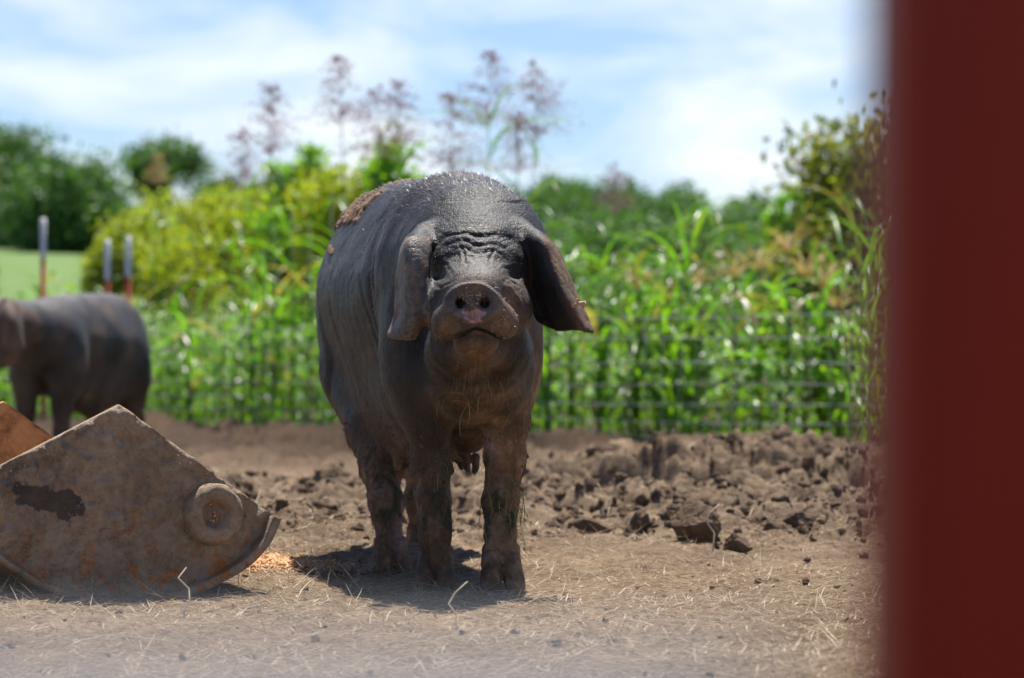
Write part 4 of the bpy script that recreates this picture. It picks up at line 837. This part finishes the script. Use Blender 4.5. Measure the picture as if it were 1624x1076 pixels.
# trees and bushes
def tree(name, px, top, Y, wpx, hpx, mat, label, nleaf, lsize, cat='tree', group=None, base=None, nclump=60, trunk_r=.12, seed=0, fill=.55, shape=None):
    x = (px-CX)/FPX*Y; z1 = P(px, top, Y)[2]; rw = wpx/2/FPX*Y; rh = hpx/2/FPX*Y; zc = z1-rh; zb = float(hillz(np.array([x]), np.array([Y]))[0])-.1 if base is None else base
    rg = np.random.default_rng(seed+int(px)+500); root = empty(name, (x, Y, zb)); tag(root, label, cat, group)
    d = rg.normal(size=(nclump, 3)); d /= np.linalg.norm(d, axis=1)[:, None]; rad = rg.uniform(fill, 1., nclump)[:, None]
    lump = 1+(.22 if seed != 9 else .38)*vnoise(d*(1.7 if seed != 9 else 2.6)+seed, 3)[:, None]; c = d*rad*lump*np.array([rw, rw, rh])
    if shape == 'cone': c[:, :2] *= np.clip(1.25-.95*(c[:, 2:]/rh+1)/2*1., .15, 1.2)
    c += np.array([x, Y, zc]); cr_ = rg.uniform(.16, .30, nclump)*min(rw, rh)*(1.25 if seed == 9 else 1)
    per = nleaf//nclump; ps = (c[:, None]+rg.normal(size=(nclump, per, 3))*cr_[:, None, None]*np.array([1, 1, .7])).reshape(-1, 3)
    parts = [tube([(x, Y, zb), (x+.03*rw, Y, (zb+zc)/2), (x, Y, zc+rh*.4)], [trunk_r, trunk_r*.75, trunk_r*.3], 8)]
    for q in c[::max(1, nclump//12)]: z0 = min(zc-.1*rh, q[2]-.1*rh); parts.append(tube([(x, Y, max(zb+.1, z0-.5*rh)), (np.array([x, Y, z0])+q)/2, q], [trunk_r*.5, trunk_r*.35, trunk_r*.12], 5))
    obj('trunk', *join(parts), barkm, root); obj('crown', *leaves(ps, lsize, .5), mat, root)
tree('broadleaf_tree', 10, 190, 230, 200, 260, gF, 'big dark tree at the far left, tallest of the left trees', 9000, .30, nclump=90, trunk_r=.4)
tree('broadleaf_tree', 104, 258, 205, 182, 165, gF, 'round green tree on the slope behind the tallest steel post', 9000, .26, nclump=90, trunk_r=.3, seed=3, fill=.6)
tree('broadleaf_tree', 256, 210, 240, 132, 110, gF, 'small rounded tree with gaps standing apart against the sky', 5200, .26, nclump=55, trunk_r=.3, seed=4, fill=.35)
for k, (px, top, wpx, hpx) in enumerate(((-60, 240, 170, 200), (165, 330, 110, 110), (352, 285, 90, 90), (410, 290, 100, 80), (215, 345, 90, 90), (60, 330, 120, 110))):
    tree('distant_tree', px, top, 245+k*4, wpx, hpx, gF, 'low dark tree in the far row on the left slope', 3200, .30, group='far trees on the left slope', nclump=36, trunk_r=.25, seed=20+k)
for px, top, Y, wpx, hpx, lb in ((185, 345, 31, 110, 150, 'yellow-green bush at the left end, behind the two steel posts'), (258, 312, 32, 130, 170, 'yellow-green bush under the small far tree'), (330, 300, 30, 130, 190, 'yellow-green bush in the middle of the yellow row'), (398, 288, 31, 130, 210, 'tallest yellow bush, left of the sow'),
    (465, 300, 29, 110, 200, 'greener bush between the yellow row and the sow'), (290, 380, 28.5, 150, 140, 'low yellow bush in front of the row'), (545, 232, 26, 170, 210, 'high leafy bush behind the sow\'s rump'), (482, 232, 27, 90, 150, 'narrow leafy bush rising left of the rump bush'), (625, 236, 25.5, 100, 190, 'green bush right behind the sow\'s back')):
    tree('leafy_bush', px, top, Y, wpx, hpx, gY if px < 440 or px == 545 else gB, lb, 4200, .032, 'bush', 'bushes behind the fence', -.1, 70, .02, 7, .3)
tree('cedar_tree', 1398, 190, 24, 235, 560, gC, 'dark bushy cedar behind the corn, next to the red gate post', 52000, .046, base=-.2, nclump=170, trunk_r=.04, seed=9, fill=.25)
tree('small_tree', 1262, 290, 60, 90, 150, gB, 'light green small tree left of the cedar', 3200, .07, nclump=45, trunk_r=.08, seed=12)
# wooded hill, one mass
ps = []
for Y in (205, 225, 250, 275, 300, 330, 365, 400):
    for x in np.arange(-.075*Y, .22*Y, 5.6):
        x_ = x+rng.normal()*1.6; y_ = Y+rng.normal()*6; rr = rng.uniform(2.6, 4.2); z0 = float(hillz(np.array([x_]), np.array([y_]))[0]); hh = rng.uniform(4.5, 7.2); nc = 26
        d = rng.normal(size=(nc, 3)); d /= np.linalg.norm(d, axis=1)[:, None]; c = d*np.array([rr, rr, hh*.5])*rng.uniform(.5, 1, (nc, 1))+np.array([x_, y_, z0+hh*.5])
        ps.append((c[:, None]+rng.normal(size=(nc, 34, 3))*.62).reshape(-1, 3))
ps = np.concatenate(ps); tag(obj('woodland', *leaves(ps, .36, .6), gF), 'wooded green hill filling the background right of the sow', 'woodland', kind='stuff')

# ------------------------------------------------------------ the gate the camera looks through
m = M('red_barn_paint'); rn = m.noise(8, 5, .6, m.scaled((1, 1, .15)))
redm = m.set(m.ramp(rn, (.3, (.18, .007, .003)), (.7, (.26, .010, .004))), .6, m.bump(m.noise(60, 4, .6, m.scaled((3, 3, .3))), .001))
def boxm(x0, x1, y0, y1, z0, z1, bv=.006):
    import bmesh
    bm = bmesh.new(); bmesh.ops.create_cube(bm, size=1)
    for v in bm.verts: v.co = ((x0+x1)/2+v.co.x*(x1-x0), (y0+y1)/2+v.co.y*(y1-y0), (z0+z1)/2+v.co.z*(z1-z0))
    bmesh.ops.bevel(bm, geom=bm.edges[:], offset=bv, segments=2, affect='EDGES'); bm.verts.ensure_lookup_table()
    Vv = np.array([v.co[:] for v in bm.verts]); T = [(f.verts[0].index, f.verts[k].index, f.verts[k+1].index) for f in bm.faces for k in range(1, len(f.verts)-1)]; bm.free(); return Vv, None, np.array(T)
xg = (1434-CX)/FPX*.80; v_, q_, t_ = boxm(xg, xg+.16, .80, .90, 0, 1.9); v_[:, 0] += (v_[:, 2]-CH)*.012
tag(obj('gate_post', v_, q_, t_, redm, origin=(xg+.08, .85, 0)), 'dark red painted wooden gate post close up along the right edge', 'post')
zr = CH-(1058-HY)/FPX*.32
tag(obj('gate_rail', *tube([(-.9, .32, zr-.014), (0, .32, zr-.021), (.026, .32, zr-.0215)], .021, 20), M('rail_paint').set((.135, .142, .160), .8), smooth=True, origin=(0, .32, zr-.02)), 'blurred pale grey steel rail close up along the bottom edge', 'rail')
